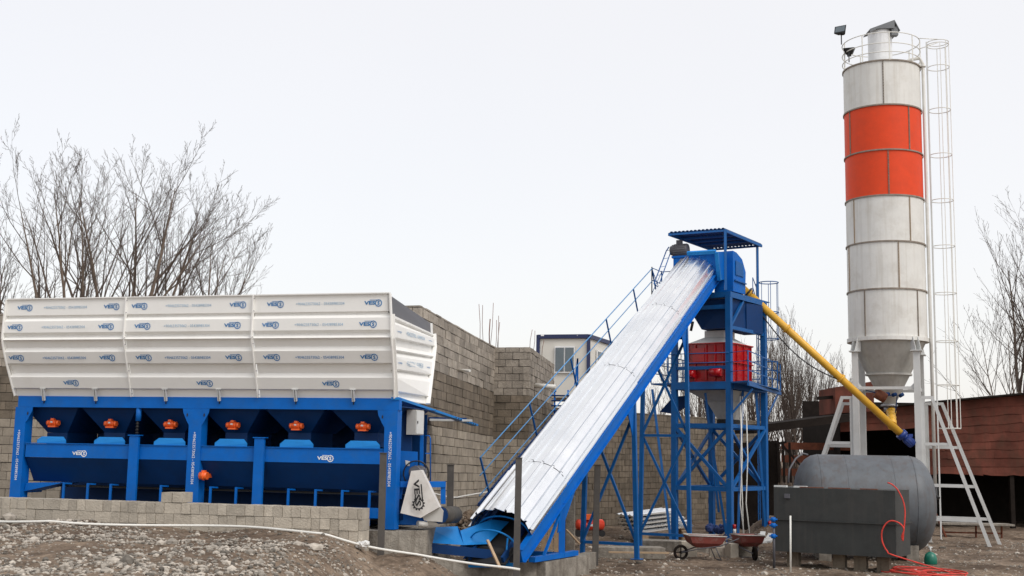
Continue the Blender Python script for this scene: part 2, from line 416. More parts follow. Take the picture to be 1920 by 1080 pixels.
def block_wall(name, label, segs, z1, mats=(BLOCK, MORTAR), bh=.212, z0=-.2, rise=0):
    t = thing(name, label, 'wall', (segs[0][0][0], segs[0][0][1], 0))
    mb = MB(); mc = MB()
    for (A, B) in segs:
        n0, c0_ = len(mb.v), len(mc.v)
        if mats[0] is BLOCK:
            mb.m = 1; block_face(mb, A, B, z0, z0+bh*15, bh, bw=.42)          # rough poured footing courses
            mb.m = 2; block_face(mb, A, B, z0+bh*15, z0+bh*21, bh, bw=.42)
            mb.m = 0; block_face(mb, A, B, z0+bh*21, z1, bh, bw=.42)
        else: block_face(mb, A, B, z0, z1, bh, bw=.42)
        dd = (V((B[0], B[1], 0))-V((A[0], A[1], 0))).normalized(); A2 = (A[0]+dd.x*.22, A[1]+dd.y*.22)
        B2 = B if (A, B) == segs[-1] else (B[0]-dd.x*.22, B[1]-dd.y*.22)
        wall_core(mc, A2 if (A, B) != segs[0] else A, B2, z0, z1-.02)
        if rise and (A, B) == segs[-1]:
            Lw = math.hypot(B[0]-A[0], B[1]-A[1])
            for m2, st in ((mb, n0), (mc, c0_)):
                for v in m2.v[st:]:
                    k = max(0, 1-math.hypot(v.x-A[0], v.y-A[1])/Lw); v.z += rise*k*max(0, v.z)/z1
        elif rise:
            for m2, st in ((mb, n0), (mc, c0_)):
                for v in m2.v[st:]: v.z += rise*max(0, v.z)/z1
    mb.build('blockwork', [mats[0], mats[0] if mats[0] is not BLOCK else mat('block_weathered', (.34,.295,.235), .95, var=.2, scale=4, dirt=.5, dirtc=(.2,.17,.14), bump=.6, island=.14), BLOCKD], t)
    mc.build('mortar_core', mats[1], t)
    return t
W1a = (-2.15, 28.3); W1b = (at(928, 700, 35.2).x, 35.2)
zt1 = at(928, 650, 35.2).z
block_wall('retaining_wall', 'tall grey concrete block retaining wall behind the blue bunker', [((-21, 34.2), W1a), (W1a, W1b)], zt1, rise=.36)
W2b = (at(993, 700, 34.9).x, 34.9); W2c = (at(1039, 700, 41.5).x, 41.5)
zt2 = at(993, 650, 34.9).z
block_wall('block_pier', 'projecting concrete block pier beside the conveyor handrail, white drain pipe in its side', [((W1b[0]-.12, W1b[1]-.02), W2b), (W2b, W2c)], zt2, bh=.208)
W3b = (11.2, 53.5)
block_wall('yard_wall', 'dark damp block wall at the back of the yard behind the mixer tower', [(W2c, W3b)], 4.1, mats=(BLOCKD, MORTAR))
# raised ground behind the walls
mb = MB()
zt = 4.0
pts = [(-60, 36), (-21, 34.8), (-2.3, 29.0), (W1b[0]-.3, 35.9), (W2b[0]-.4, 35.6), (W2c[0]-.4, 41.8), (W3b[0]-.4, 54), (W3b[0], 75), (-60, 90)]
mb.poly([V((x, y, 3.0)) for x, y in pts], V((0, 0, zt-3.0)))
o = mb.build('terrace_ground', DIRT); o['kind'] = 'structure'

# low wall in front of the bunker
LW_L = at(-40, 925, 24.1); LW_R = at(680, 952, 22.15)
LWt = 1.47
t = thing('low_block_wall', 'low wall of small pale concrete blocks in front of the blue bunker', 'wall', (LW_L.x, LW_L.y, 1))
mb = MB(); mc = MB(); rn = random.Random(3)
block_face(mb, LW_L, LW_R, LWt-.8, LWt, .2, .37, .38, headers=.75, rn=rn, jit=.016, gap=.008)
wall_core(mc, LW_L, LW_L+(LW_R-LW_L)*.99, LWt-.8, LWt-.03, th=.34, inset=.02)
d = (LW_R-LW_L); d.z = 0
pA = at(303, 930, 23.5); pB = at(347, 930, 23.35)
fr = lambda px: LW_L + d * ((px+40)/720*1.02)
# two blocks left lying on top
s0 = V((pA.x, 0, 0)); 
def lw_at(x): k = (x-LW_L.x)/d.x; return V((x, LW_L.y + d.y*k, 0))
qa, qb = lw_at(at(303, 930, 23.2).x), lw_at(at(347, 930, 23.1).x)
block_face(mb, qa, qb, LWt+.003, LWt+.203, .2, .24, .36, rn=rn)
mb.build('blocks', BLOCKL, t); mc.build('mortar', MORTAR, t)

# ------------------------------------------------------------------ aggregate bunker
YR, YL = 23.0, 25.1
PR = at(745, 850, YR); PL = at(27, 850, YL)
PR.z = 0; PL.z = 0
UD = (PL-PR); LEN = UD.length; UD.normalize()
VD = V((-UD.y, UD.x, 0)); VD = VD if VD.y > 0 else -VD
def bpt(u, v, z): return PR + UD*u + VD*v + V((0, 0, z))
def bu(px, py, v=0.0):
    """pixel -> (u, z) on the bunker's front plane pushed back by v"""
    dd = ray(px, py); P0 = PR + VD*v
    tt = (P0-CAM).dot(VD) / dd.dot(VD); h = CAM + dd*tt; q = h-P0
    return q.dot(UD), h.z
def bq(px, py, v=0.0):
    u, z = bu(px, py, v); return bpt(u, v, z)
def ubox(mb, u0, u1, v0, v1, z0, z1):
    mb.hexa([bpt(u1,v0,z0), bpt(u0,v0,z0), bpt(u0,v1,z0), bpt(u1,v1,z0), bpt(u1,v0,z1), bpt(u0,v0,z1), bpt(u0,v1,z1), bpt(u1,v1,z1)])
BASE = 1.05
bk = thing('aggregate_bunker', 'long white ribbed aggregate bunker on a blue frame with six orange vibrators', 'aggregate bunker', (PR.x, PR.y, BASE))
zt_beam = bu(400, 744.5)[1]; zb_beam = bu(400, 766)[1]
DEP = 2.3
# top frame
mb = MB(); ubox(mb, -.01, LEN, 0, .14, zb_beam, zt_beam); mb.build('top_beam', BLUE, bk)
mb = MB(); ubox(mb, LEN-.14, LEN+.004, .143, DEP, zb_beam, zt_beam-.004)
ubox(mb, .5, LEN, DEP+.003, DEP+.15, zb_beam, zt_beam); mb.build('rear_frame', NAVY, bk)
mb = MB(); ubox(mb, .01, LEN-.15, .15, DEP-.01, zb_beam+.065, zb_beam+.08); mb.build('light_stop_plate', NAVY, bk)  # added plate that stops sky light coming through between the hoppers
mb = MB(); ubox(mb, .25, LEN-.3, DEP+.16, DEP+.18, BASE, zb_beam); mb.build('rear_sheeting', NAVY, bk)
def leg(px0, px1, py, v0, name='leg', gus=(1,1)):
    u1 = bu(px0, py)[0]; u0 = bu(px1, py)[0]; mb = MB()
    f = v0 - .004
    ubox(mb, u0, u1, f, f+.24, BASE, zb_beam-.002)
    for sgn, on in ((1, gus[0]), (-1, gus[1])):
        if not on: continue
        uu = u1 if sgn > 0 else u0; g = .15*sgn
        pl = [bpt(uu+.001*sgn, f+.003, zb_beam-.003), bpt(uu+g, f+.003, zb_beam-.003), bpt(uu+g*.9, f+.003, zb_beam-.09), bpt(uu+g*.35, f+.003, zb_beam-.25), bpt(uu+.001*sgn, f+.003, zb_beam-.33)]
        mb.poly(pl if sgn < 0 else pl[::-1], VD*.02)
    lg = mb.build(name, BLUE, bk)
    for sgn, on in ((1, gus[0]), (-1, gus[1])):
        if on:
            mh = MB(); c = bpt((u1 if sgn > 0 else u0)+.045*sgn, f-.002, zb_beam-.13)
            mh.add([c + UD*math.cos(a)*.016 + V((0,0,math.sin(a)*.035)) for a in [i*math.pi/6 for i in range(12)]], [list(range(12))]); mh.build('gusset_hole', INKB, lg)
    return u0, u1, lg
legs = []
for px0, px1, g in ((27, 47, (0,1)), (354, 378, (1,1)), (721, 745, (1,0))):
    u0, u1, lg = leg(px0, px1, 800, 0.0, gus=g); legs.append((u0, u1))
    mt = MB(); X = V((0,0,-1)); Yd = -UD*-1      # reads downward; letter tops point to the right
    ztop = bu(px1, 806 if px0 < 100 else 810)[1]; wlen = 1.02
    Yv = -UD
    put_text(mt, PHONE, bpt((u0+u1)/2, -.010, ztop) - Yv*.03, X, Yv, wlen, .06)
    mt.build('phone_lettering', INKW, lg)
for (u0, u1) in legs[:2]:
    mb = MB(); ubox(mb, u0, u1, DEP-.25, DEP, BASE, zb_beam-.003); mb.build('leg', BLUE, bk)
# white bin: front profile
PROF = [(556,0,0),(587,0,0),(588,-.05,0),(592,-.05,0),(599,.03,0),(621,.03,0),(626,-.05,0),(628,-.05,0),(635,.035,0),(637,-.04,0),(650,-.045,0),(659,.045,0),(681,.045,0),(683,-.045,0),(699,-.045,0),(708,.045,0),(729,.045,0),(731,-.04,0),(744,-.03,0)]
def w0(y): return .40 if y < 636 else .40*(744-y)/(744-636)
prof = []
for y, off, _ in PROF:
    w_ = w0(y)+off; prof.append((w_, bu(400, y, -w0(y))[1]))
zb0 = zt_beam+.003; prof[-1] = (prof[-1][0], zb0)
ZTOP = prof[0][1]
def uR(z): # right edge of bin front
    k = (z-zt_beam)/(ZTOP-zt_beam)
    return bu(740, 745)[0]*(1-k) + bu(732, 550, -.4)[0]*k - .05*math.sin(k*math.pi)
def uL(z):
    k = (z-zt_beam)/(ZTOP-zt_beam)
    return bu(31, 743)[0]*(1-k) + bu(15, 564, -.4)[0]*k + .06*math.sin(k*math.pi)
UJ1 = bu(235, 620, -.4)[0]; UJ2 = bu(474, 620, -.4)[0]
def edge(i, z): return [uR(z), UJ2, UJ1, uL(z)][i]
LOG = {}
for i in range(3):
    mb = MB(); vs = []
    jt = [-.006, .004, 0][i]
    for (w_, z) in prof: vs += [bpt(edge(i, z)+(.004 if i else 0), -w_-jt, z), bpt(edge(i+1, z)-.004, -w_-jt, z)]
    n = len(prof)
    mb.add(vs, [(2*k+1, 2*k, 2*k+2, 2*k+3) for k in range(n-1)])
    # folded top lip
    a = bpt(edge(i, ZTOP), -.415, ZTOP+.012); b = bpt(edge(i+1, ZTOP), -.415, ZTOP+.012)
    mb.bar(a, b, .05, .02)
    p = mb.build('front_panel', WHITE, bk)
    def band(y0, y1, v): return (bu(400, (y0+y1)/2, -v)[1], v)
    uA, uB = edge(i+1, ZTOP), edge(i, ZTOP)      # left, right (u grows to the left)
    W = uA-uB
    Lx = -UD
    for (y0, y1, v, tilt) in ((559, 585, .40, 0), (601, 620, .43, 0), (661, 680, None, 1), (709, 729, None, 1)):
        yc = (y0+y1)/2; ww = w0(yc) + (0 if y0 < 590 else .03 if y0 < 650 else .045)
        zc = bu(400, yc, -w0(yc))[1]
        Zd = V((0,0,1))
        if tilt:
            k = [q for q in range(n-1) if prof[q][1] >= zc >= prof[q+1][1]][0]
            (wa, za), (wb, zb) = prof[k], prof[k+1]; f_ = (zc-za)/(zb-za); ww = wa+(wb-wa)*f_
            Zd = (VD*(-(wa-wb)) + V((0,0,za-zb))).normalized()
        out_ = ww + .007 - jt*-1
        if y0 > 700:
            logo_part(p, bpt((uA+uB)/2 + [-.05, -.18, .05][i] - .1, -out_, zc), Lx, Zd, .36)
        else:
            o1 = [.33, .17, .30][i] if y0 < 600 else [.26, .28, .12][i]; o2 = .34 if y0 < 600 else .42
            logo_part(p, bpt(uA-o1-.12, -out_, zc), Lx, Zd, .36); logo_part(p, bpt(uB+o2, -out_, zc), Lx, Zd, .36)
            mf = MB(); put_text(mf, PHONE, bpt((uA+uB)/2+.52, -out_, zc-.03), Lx, Zd, 1.0, .055); mf.build('phone_lettering', INKL if y0 < 650 else INK, p)
# joint ribs
for i in (0, 1, 2, 3):
    mb = MB()
    for k in range(len(prof)-1):
        (wa, za), (wb, zb) = prof[k], prof[k+1]
        wm_a, wm_b = w0(0) if za > prof[9][1] else None, None
    for k in range(12):
        za = zb0 + (ZTOP-zb0)*k/12; zb = zb0 + (ZTOP-zb0)*(k+1)/12
        def wz(z):
            zz = prof[9][1]
            return .40 if z > zz else .40*(z-zb0)/(zz-zb0)
        off = .0 if i in (1, 2) else .01
        mb.bar(bpt(edge(i, za)+off*(1 if i == 3 else -1), -wz(za)-.03, za), bpt(edge(i, zb)+off*(1 if i == 3 else -1), -wz(zb)-.03, zb), .022, .07, up=VD)
    mb.build('joint_rib', WHITE, bk)
    mb = MB()
    if i in (1, 2):
        for y in (563, 586, 634, 646, 695, 738):
            z = bu(400, y, -.3)[1]; c = bpt(edge(i, z)-.035, -wz(z)-.052, z)
            mb.cyl(c, c-VD*.02, .011, 6)
        mb.build('bolts', STEEL, bk)
# end panel (right side)
TF = bpt(uR(ZTOP), -.40, ZTOP); TR = at(811, 606, 27.6); MF = bpt(uR(prof[9][1])-.0, -.40, prof[9][1]); BF = bpt(uR(zb0), .0, zb0)
MR = at(813, 650, 27.4); BR = at(800, 757, 25.3)
def side_pt(s, t_):   # s 0 front..1 rear, t 0 top..1 bottom
    tm = (ZTOP-prof[9][1])/(ZTOP-zb0)
    if t_ < tm: k = t_/tm; a = TF.lerp(MF, k); b = TR.lerp(MR, k)
    else: k = (t_-tm)/(1-tm); a = MF.lerp(BF, k); b = MR.lerp(BR, k)
    return a.lerp(b, s)
NS = (TR-TF).cross(V((0,0,1))).normalized(); NS = NS if NS.x > 0 else -NS
sp = [(0,-.05),(.19,-.05),(.205,0.02),(.23,0.02),(.25,-.04),(.29,.035),(.42,.035),(.435,-.045),(.50,-.045),(.54,.04),(.555,-.04),(.60,.035),(.72,.035),(.735,-.045),(.80,.03),(.93,.03),(.94,-.05),(.97,-.05),(1.0,-.02)]
mb = MB()
for k in range(len(sp)-1):
    (ta, oa), (tb, ob) = sp[k], sp[k+1]
    mb.m = 1 if k == 0 else 0
    mb.add([side_pt(0,ta)+NS*oa, side_pt(1,ta)+NS*oa, side_pt(1,tb)+NS*ob, side_pt(0,tb)+NS*ob], [(0,1,2,3)])
mb.m = 0
for s_ in (0.0, 1.0):
    for k in range(10): mb.bar(side_pt(s_, .2+k/10*.8)+NS*.03, side_pt(s_, .2+(k+1)/10*.8)+NS*.03, .03, .09, up=NS)
ep = mb.build('end_panel', [WHITE, DGREY], bk)
def on_side(m2, nm, mt):
    m2.v = [side_pt(v.x, v.y)+NS*.047 for v in m2.v]; m2.build(nm, mt, ep)
for t_ in (.355, .66):
    for s_ in (.12, .86):
        m2 = MB(); put_logo(m2, V((s_, t_, 0)), V((1,0,0)), V((0,-.42,0)), .10); on_side(m2, 'logo', INK)
    m2 = MB(); put_text(m2, PHONE, V((.27, t_+.02, 0)), V((1,0,0)), V((0,-1,0)), .44, .05); on_side(m2, 'phone_lettering', INKL)
# left end + rear of bin (closed body)
mb = MB()
lt, lm, lb = bpt(uL(ZTOP), -.4, ZTOP), bpt(uL(prof[9][1]), -.4, prof[9][1]), bpt(uL(zb0), 0, zb0)
e = VD*0
ltr, lmr, lbr = bpt(uL(ZTOP), 4.3, ZTOP), bpt(uL(prof[9][1]), 4.3, prof[9][1]), bpt(uL(zb0), DEP, zb0)
mb.add([lt, lm, lb, lbr, lmr, ltr], [(0,1,4,5), (1,2,3,4)])
mb.add([ltr, TR, MR, lmr], [(0,1,2,3)]); mb.add([lmr, MR, BR, lbr], [(0,1,2,3)])
mb.build('rear_panel', WHITE, bk)
# white clamps
for px, y0 in ((86,729),(183,729.5),(314,730),(414,730),(557,730.5),(665,731)):
    mb = MB(); u, z1 = bu(px, y0); _, z0 = bu(px, y0+22)
    for s_ in (-.022, .022): mb.bar(bpt(u+s_, -.10, z1), bpt(u+s_*.7, -.035, z0), .014, .05, up=VD)
    mb.bar(bpt(u+.06, -.09, z1), bpt(u-.06, -.09, z1), .06, .015)
    mb.m = 1; mb.cyl(bpt(u, -.03, z0-.06), bpt(u, -.03, z0+.05), .012, 6)
    mb.build('clamp', [GREYW, INKB], bk)
# hoppers, vibrators, gates
HC = [100, 208, 320, 437, 556, 681]; pitch = LEN/6
FL = [(70,123,818,831),(177,234,819,833),(289,347,821,835),(403,463,822.5,838),(525,587,824,840),(648,712,826,841)]
for i, px in enumerate(HC):
    uc = bu(px, 800, .3)[0]; a = pitch*.49; zt_, zb_ = zb_beam+.06, bu(px, 811, .45)[1]
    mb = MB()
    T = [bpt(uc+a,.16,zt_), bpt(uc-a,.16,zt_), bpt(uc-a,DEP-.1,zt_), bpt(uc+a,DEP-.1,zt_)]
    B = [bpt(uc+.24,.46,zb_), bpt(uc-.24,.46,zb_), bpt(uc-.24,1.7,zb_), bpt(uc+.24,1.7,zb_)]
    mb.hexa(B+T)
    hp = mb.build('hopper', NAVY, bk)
    mb = MB(); zg = bu(px, 833, .4)[1]; ubox(mb, uc-.26, uc+.22, .42, 1.5, zg-.05, zb_-.003); mb.build('gate_box', NAVY, hp)
    # vibrator
    vy = 793+i*1.4; u, z = bu(px, vy, .22); c = bpt(u, .22, z); mv = MB()
    mv.cyl(c-UD*.075, c+UD*.075, .062, 14); mv.cyl(c-UD*.135, c-UD*.08, .055, 14); mv.cyl(c+UD*.08, c+UD*.135, .055, 14)
    for q in range(-3, 4): mv.cyl(c+UD*(q*.02)-UD*.004, c+UD*(q*.02)+UD*.004, .071, 14)
    mv.box(c+V((0,0,-.07)), .17, .12, .03, UD, VD); mv.box(c-VD*.02+V((0,0,.075)), .07, .06, .04, UD, VD)
    mv.m = 1; mv.box(c-VD*.067+V((.0,0,.02)), .05, .006, .03, UD, VD)
    mv.m = 0; mv.bar(c+VD*.05, c+VD*.3, .10, .10)
    mv.build('vibrator', [ORANGE, GREYW], bk)
    x0, x1, y0, y1 = FL[i]
    mb = MB(); ua, za = bu(x0, y0, .03); ub, zb2 = bu(x1, y1, .03); c8 = (ua-ub)*.13; h8 = (za-zb2)
    mb.poly([bpt(ua,.03,zb2), bpt(ub,.03,zb2), bpt(ub,.03,zb2+h8*.45), bpt(ub+c8,.06,za), bpt(ua-c8,.06,za), bpt(ua,.03,zb2+h8*.45)], VD*.012)
    mb.build('gate_flap', BLUE2, bk)
# weigh conveyor skirt
def zz(pl, pr): return bu(47, pl)[1], bu(718, pr)[1]
uls, urs = bu(47, 840)[0], bu(718, 850)[0]
zl1, zr1 = zz(831.5, 843); zl0, zr0 = zz(858, 869); zk1, zk2 = zz(903, 920)
zt3 = (zl1+zr1)/2; zm3 = (zl0+zr0)/2; zb3 = (zk1+zk2)/2
mb = MB(); ubox(mb, urs, uls, .02, .035, zm3, zt3); ubox(mb, urs, uls, .0, .10, zt3+.003, zt3+.018)
sk = mb.build('weigh_skirt', BLUE, bk)
for px, py in ((149, 850), (610, 859)): logo_part(sk, bq(px, py, .012), -UD, V((0,0,1)), .34, INKW)
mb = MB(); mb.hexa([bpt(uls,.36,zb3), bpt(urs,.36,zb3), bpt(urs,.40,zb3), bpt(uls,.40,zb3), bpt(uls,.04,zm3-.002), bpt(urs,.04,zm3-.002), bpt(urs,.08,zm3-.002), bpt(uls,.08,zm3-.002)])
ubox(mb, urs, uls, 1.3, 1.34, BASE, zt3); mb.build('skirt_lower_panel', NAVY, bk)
mb = MB(); ubox(mb, urs-.3, uls-.5, .42, 1.25, zb3-.10, zb3-.085); ubox(mb, urs-.3, uls-.5, .42, 1.25, BASE+.12, BASE+.135); mb.build('belt', BLACK, bk)
mb = MB(); ubox(mb, urs-.3, uls-.4, .30, .40, BASE+.16, BASE+.28); mb.build('conveyor_channel', NAVY, bk)
# wedge at the tail end
mb = MB(); a = bq(50, 905, .1); b = bq(118, 905, .1); c = bq(45, 921, .1); mb.poly([a, b, c, bq(44, 921, .1)+V((0,0,-.03))], VD*.6); mb.build('tail_chute', BLUE, bk)
for px in (120, 165, 208, 302, 395, 443, 541, 592, 642, 693):
    yt = 905+(px-120)*.027; mb = MB(); u, z = bu(px, yt, .06)
    mb.bar(bpt(u, .06, z), bpt(u, .06, BASE+.05), .045, .03, up=VD)
    mb.bar(bpt(u, .05, z-.01), bpt(u-.04, .25, z-.02), .05, .03)
    mb.m = 1; mb.cyl(bpt(u-.2, .34, BASE+.3), bpt(u-.2, .5, BASE+.33), .045, 10)
    mb.build('idler_bracket', [BLUE, NAVY], bk)
# load cell columns
for (x0, x1, yt, cell) in ((245, 262, 817, True), (479, 497, 821.5, False)):
    u1, z = bu(x0, yt, -.02); u0, _ = bu(x1, yt, -.02); mb = MB()
    um = (u0+u1)/2; hw = (u1-u0)/2
    ubox(mb, um-hw, um+hw, -.06, -.045, BASE, z); ubox(mb, um-hw, um-hw+.012, -.044, .0, BASE, z); ubox(mb, um+hw-.012, um+hw, -.044, 0, BASE, z)
    ubox(mb, um-hw-.03, um+hw+.03, -.08, .06, z+.002, z+.02)
    ob = mb.build('load_cell_column', BLUE, bk)
    if cell:
        mb = MB(); z2 = bu(x0, 789)[1]; mb.cyl(bpt(um, .06, z2), bpt(um, .06, zb_beam-.003), .055, 12)
        mb.m = 1; mb.cyl(bpt(um, .04, z+.02), bpt(um, .04, z2), .02, 8)
        for k in range(4): mb.cyl(bpt(um, .04, z+.05+k*.06), bpt(um, .04, z+.07+k*.06), .036, 10)
        mb.build('load_cell', [BLUE, BLACK], ob)
mv = MB(); c = bq(382, 892, .0)
mv.cyl(c-UD*.08, c+UD*.08, .075, 14); mv.cyl(c-UD*.02, c+UD*.02, .09, 14); mv.box(c+V((0,0,.08)), .07, .07, .05, UD, VD); mv.bar(c, c+VD*.25, .08, .08); mv.build('vibrator', ORANGE, bk)
# bottom sill visible right of the low wall
mb = MB(); ubox(mb, bu(718, 960)[0], bu(640, 960)[0], .05, .17, bu(700, 972)[1], bu(700, 953)[1]); mb.build('sill', BLUE, bk)
# right end: cabinet, panel, ladder hoop, drive
def ex(px, py, Y): return at(px, py, Y)
mb = MB(); c0 = ex(763, 768, 23.9); c1 = ex(779, 815, 23.9); c2 = ex(795, 768, 24.35)
X = V((c1.x-c0.x, -.05, 0)); Yv = V((c2.x-c1.x-.0, c2.y-c1.y, 0)); hgt = c0.z-c1.z
P = V((c0.x, 23.9, c1.z)); mb.hexa([P, P+X, P+X+Yv, P+Yv, P+V((0,0,hgt)), P+X+V((0,0,hgt)), P+X+Yv+V((0,0,hgt)), P+Yv+V((0,0,hgt))])
cb = mb.build('control_cabinet', CABGREY, bk)
mb = MB(); nY = V((Yv.y, -Yv.x, 0)).normalized(); Q = P+X+nY*.004
yl = Yv.length; yd = Yv.normalized(); mb.poly([Q+yd*.02+V((0,0,.02)), Q+yd*(yl-.02)+V((0,0,.02)), Q+yd*(yl-.02)+V((0,0,hgt-.02)), Q+yd*.02+V((0,0,hgt-.02))], nY*.012)
mb.m = 1; mb.box(Q+yd*.06+V((0,0,hgt*.5))+nY*.02, .02, .02, .05); mb.build('door', [GREYW, INKB], cb)
mb = MB(); mb.bar(ex(791, 812, 24.4), ex(790, 905, 24.4), .07, .07); mb.tube([ex(797, 817, 24.5), ex(805, 817, 24.5), ex(807, 822, 24.5), ex(807, 902, 24.5)], .014, 6); mb.bar(ex(797, 850, 24.5), ex(807, 850, 24.5), .02); mb.build('end_post', BLUE, bk)
mb = MB(); mb.poly([ex(750, 845, 23.6), ex(783, 847, 23.6), ex(783, 905, 23.6), ex(752, 905, 23.6)], V((.0, .03, 0))); mb.m = 1; mb.poly([ex(760,863,23.59), ex(769,865,23.59), ex(768,874,23.59), ex(761,873,23.59)], V((0,-.003,0))); mb.build('end_plate', [BLUE, GREYW], bk)
mb = MB(); mb.poly([ex(747,770,24.0), ex(772,770,24.0), ex(772,985,24.0), ex(747,985,24.0)], V((0,.05,0))); mb.build('inner_plate', NAVY, bk)
mb = MB(); hub = ex(780, 888, 23.5)
mb.ring(hub, .24, .014, 28, 5, V((1,0,0)), V((0,0,1))); mb.ring(hub+V((0,.12,0)), .24, .014, 28, 5, V((1,0,0)), V((0,0,1)))
for a in range(12): mb.bar(hub+V((math.cos(a*.52)*.24, 0, math.sin(a*.52)*.24)), hub+V((math.cos(a*.52)*.24, .12, math.sin(a*.52)*.24)), .012)
mb.build('pulley_guard', BLACK, bk)
mb = MB(); mb.cyl(hub+V((-.02,-.14,0.03)), hub+V((.07,.35,.03)), .115, 18)
for q in range(14):
    a = q*.449; mb.bar(hub+V((math.cos(a)*.118,-.05,.03+math.sin(a)*.118)), hub+V((math.cos(a)*.118+.06,.3,.03+math.sin(a)*.118)), .01, .018)
mb.cyl(hub+V((-.02,-.18,.03)), hub+V((-.02,-.14,.03)), .09, 18); mb.build('motor', DGREY, bk)
Yg = 23.05; gp = [(771,883),(789.7,881),(823.6,951),(788.6,971),(750.8,962),(753,953)]
mb = MB(); G = [at(x, y, Yg + (x-750)*.0015) for x, y in gp]; mb.poly(G, V((.03,.16,0)))
gd = mb.build('belt_guard', mat('guard_white', (.62,.60,.57), .6, dirt=.4, dirtc=(.40,.33,.27), dscale=5), bk)
mb = MB(); Xg = (at(786,945,Yg)-at(779,893,Yg)).normalized(); Xg = (at(783.5,955,Yg)-at(778.5,898,Yg)).normalized(); Ng = V((0,1,0)); Yq = Ng.cross(Xg).normalized()
if Yq.x < 0: Yq = -Yq
gs = at(777.5, 899, Yg-.03)
put_text(mb, 'VESS', gs - Yq*.03, Xg, Yq, .50, .11)
rc = gs + Xg*.46 + Yq*.03
n = 48; vs = []
for i in range(n):
    a = 2*math.pi*i/n; ro = .125 if i % 4 < 2 else .10; dd = Xg*math.cos(a)+Yq*math.sin(a); vs += [rc+dd*ro, rc+dd*.078]
mb.add(vs, [(2*i, 2*((i+1) % n), 2*((i+1) % n)+1, 2*i+1) for i in range(n) if not (22 < i < 26)])
mb.poly([gs+Yq*.10+Xg*.1, gs+Yq*.125+Xg*.1, gs+Yq*.125+Xg*.42, gs+Yq*.10+Xg*.42], V((0,-.001,0)))
mb.build('lettering', INKB, gd)
mb = MB(); G = [at(x, y, 23.25) for x, y in [(790,962),(822,948),(831,958),(829,979),(795,976)]]; mb.poly(G, V((.04,.10,0)))
mb.build('bearing_plate', CABGREY, bk)
dr0 = at(826, 966, 23.3); dr1 = at(852, 965, 24.2); mb = MB(); mb.cyl(dr0, dr1, .165, 26)
dm = mb.build('head_drum', mat('belt_rubber', (.06,.056,.05), .8, dirt=.5, dirtc=(.16,.14,.12), dscale=4), bk)
mb = MB(); dv = (dr1-dr0).normalized()
for q in range(14):
    a = q*.449; c = dr0+dv*.02+(V((1,0,0))*math.cos(a)+V((0,0,1))*math.sin(a))*.15; mb.cyl(c-dv*.05, c+dv*.01, .016, 6)
mb.cyl(dr0-dv*.02, dr0+dv*.01, .150, 26); mb.build('drum_flange', NAVY, dm)
mb = MB()
mb.bar(at(750, 908, 23.3), at(835, 908, 23.5), .1, .11); mb.bar(at(831, 906, 23.5), at(831, 945, 23.5), .09, .06); mb.bar(at(752, 906, 23.4), at(748, 935, 23.4), .1, .1)
mb.bar(at(740, 972, 23.5), at(800, 975, 23.5), .25, .2)
mb.build('drive_frame', BLUE, bk)
mb = MB(); mb.cyl(at(783, 982, 23.2), at(800, 984, 23.3), .06, 10); mb.build('return_roller', CABGREY, bk)
# cable tray
mb = MB(); a = at(741, 747, 23.0); b = at(891, 797, 30.6); mb.bar(a, b, .16, .05)
dd = (b-a)
for k in range(9):
    p = a.lerp(b, .66+k*.037); mb.m = 1; mb.box(p+V((-.0,0,-.027))+V((.082,0,.02)), .01, .16, .03); mb.m = 0
mb.m = 0; mb.build('cable_tray', [BLUE2, INKB], bk)
mb = MB(); mb.box(at(840, 786, 29), .9, .5, .07); mb.m = 1; mb.box(at(846, 788, 28.8), 1.0, .3, .05); mb.build('tray_bracket', [NAVY, GREYW], bk)

# foundation under bunker
mb = MB(); A = at(677, 1000, 22.75); Bp = at(808, 1000, 23.5); dx = Bp-A; dx.z = 0
F0 = V((A.x, A.y, 0)); F1 = V((Bp.x-.05, Bp.y-.25, 0)); Fv = V((.3, 3.2, 0)); Lf = bpt(LEN+.4, -.1, 0)
mb.hexa([V((Lf.x,Lf.y,0)), F0+V((0,0,0)), F0+Fv, V((Lf.x,Lf.y+3.2,0)), V((Lf.x,Lf.y,BASE)), F0+V((0,0,BASE)), F0+Fv+V((0,0,BASE)), V((Lf.x,Lf.y+3.2,BASE))])
mb.hexa([F0+V((.003,0,0)), F1, F1+Fv, F0+Fv+V((.003,0,0)), F0+V((.003,0,BASE-.02)), F1+V((0,0,BASE-.02)), F1+Fv+V((0,0,BASE-.02)), F0+Fv+V((.003,0,BASE-.02))])
tag(mb.build('foundation', CONC, None, (F0.x, F0.y, 0)), 'stained concrete foundation under the right end of the blue bunker', 'foundation')

# ------------------------------------------------------------------ inclined conveyor
HD = math.atan2(5.72, 11.2); DIRH = V((math.sin(HD), math.cos(HD), 0)); CR = V((math.cos(HD), -math.sin(HD), 0))
CA = V((-.16, 24.3, 0)); RUN = 12.6
zA = .62; zT = 7.82       # underside of side beam at t=0 / t=RUN (set on the right beam)
rb0 = at(992, 1040, (CA+CR*.62).y); rb1 = at(1352, 519, (CA+CR*.62+DIRH*RUN).y)
zA, zT = rb0.z, rb1.z
AX = (DIRH*RUN + V((0,0,zT-zA))).normalized(); NN = CR.cross(AX).normalized(); NN = NN if NN.z > 0 else -NN
SL = (zT-zA)/RUN; ALEN = math.hypot(RUN, zT-zA)
def cp(t, c=0., n=0.): return CA + V((0,0,zA)) + AX*t + CR*c + NN*n
cv = thing('belt_conveyor', 'inclined belt conveyor under a bright galvanised arched cover, rising to the tower', 'belt conveyor', (CA.x, CA.y, 0))
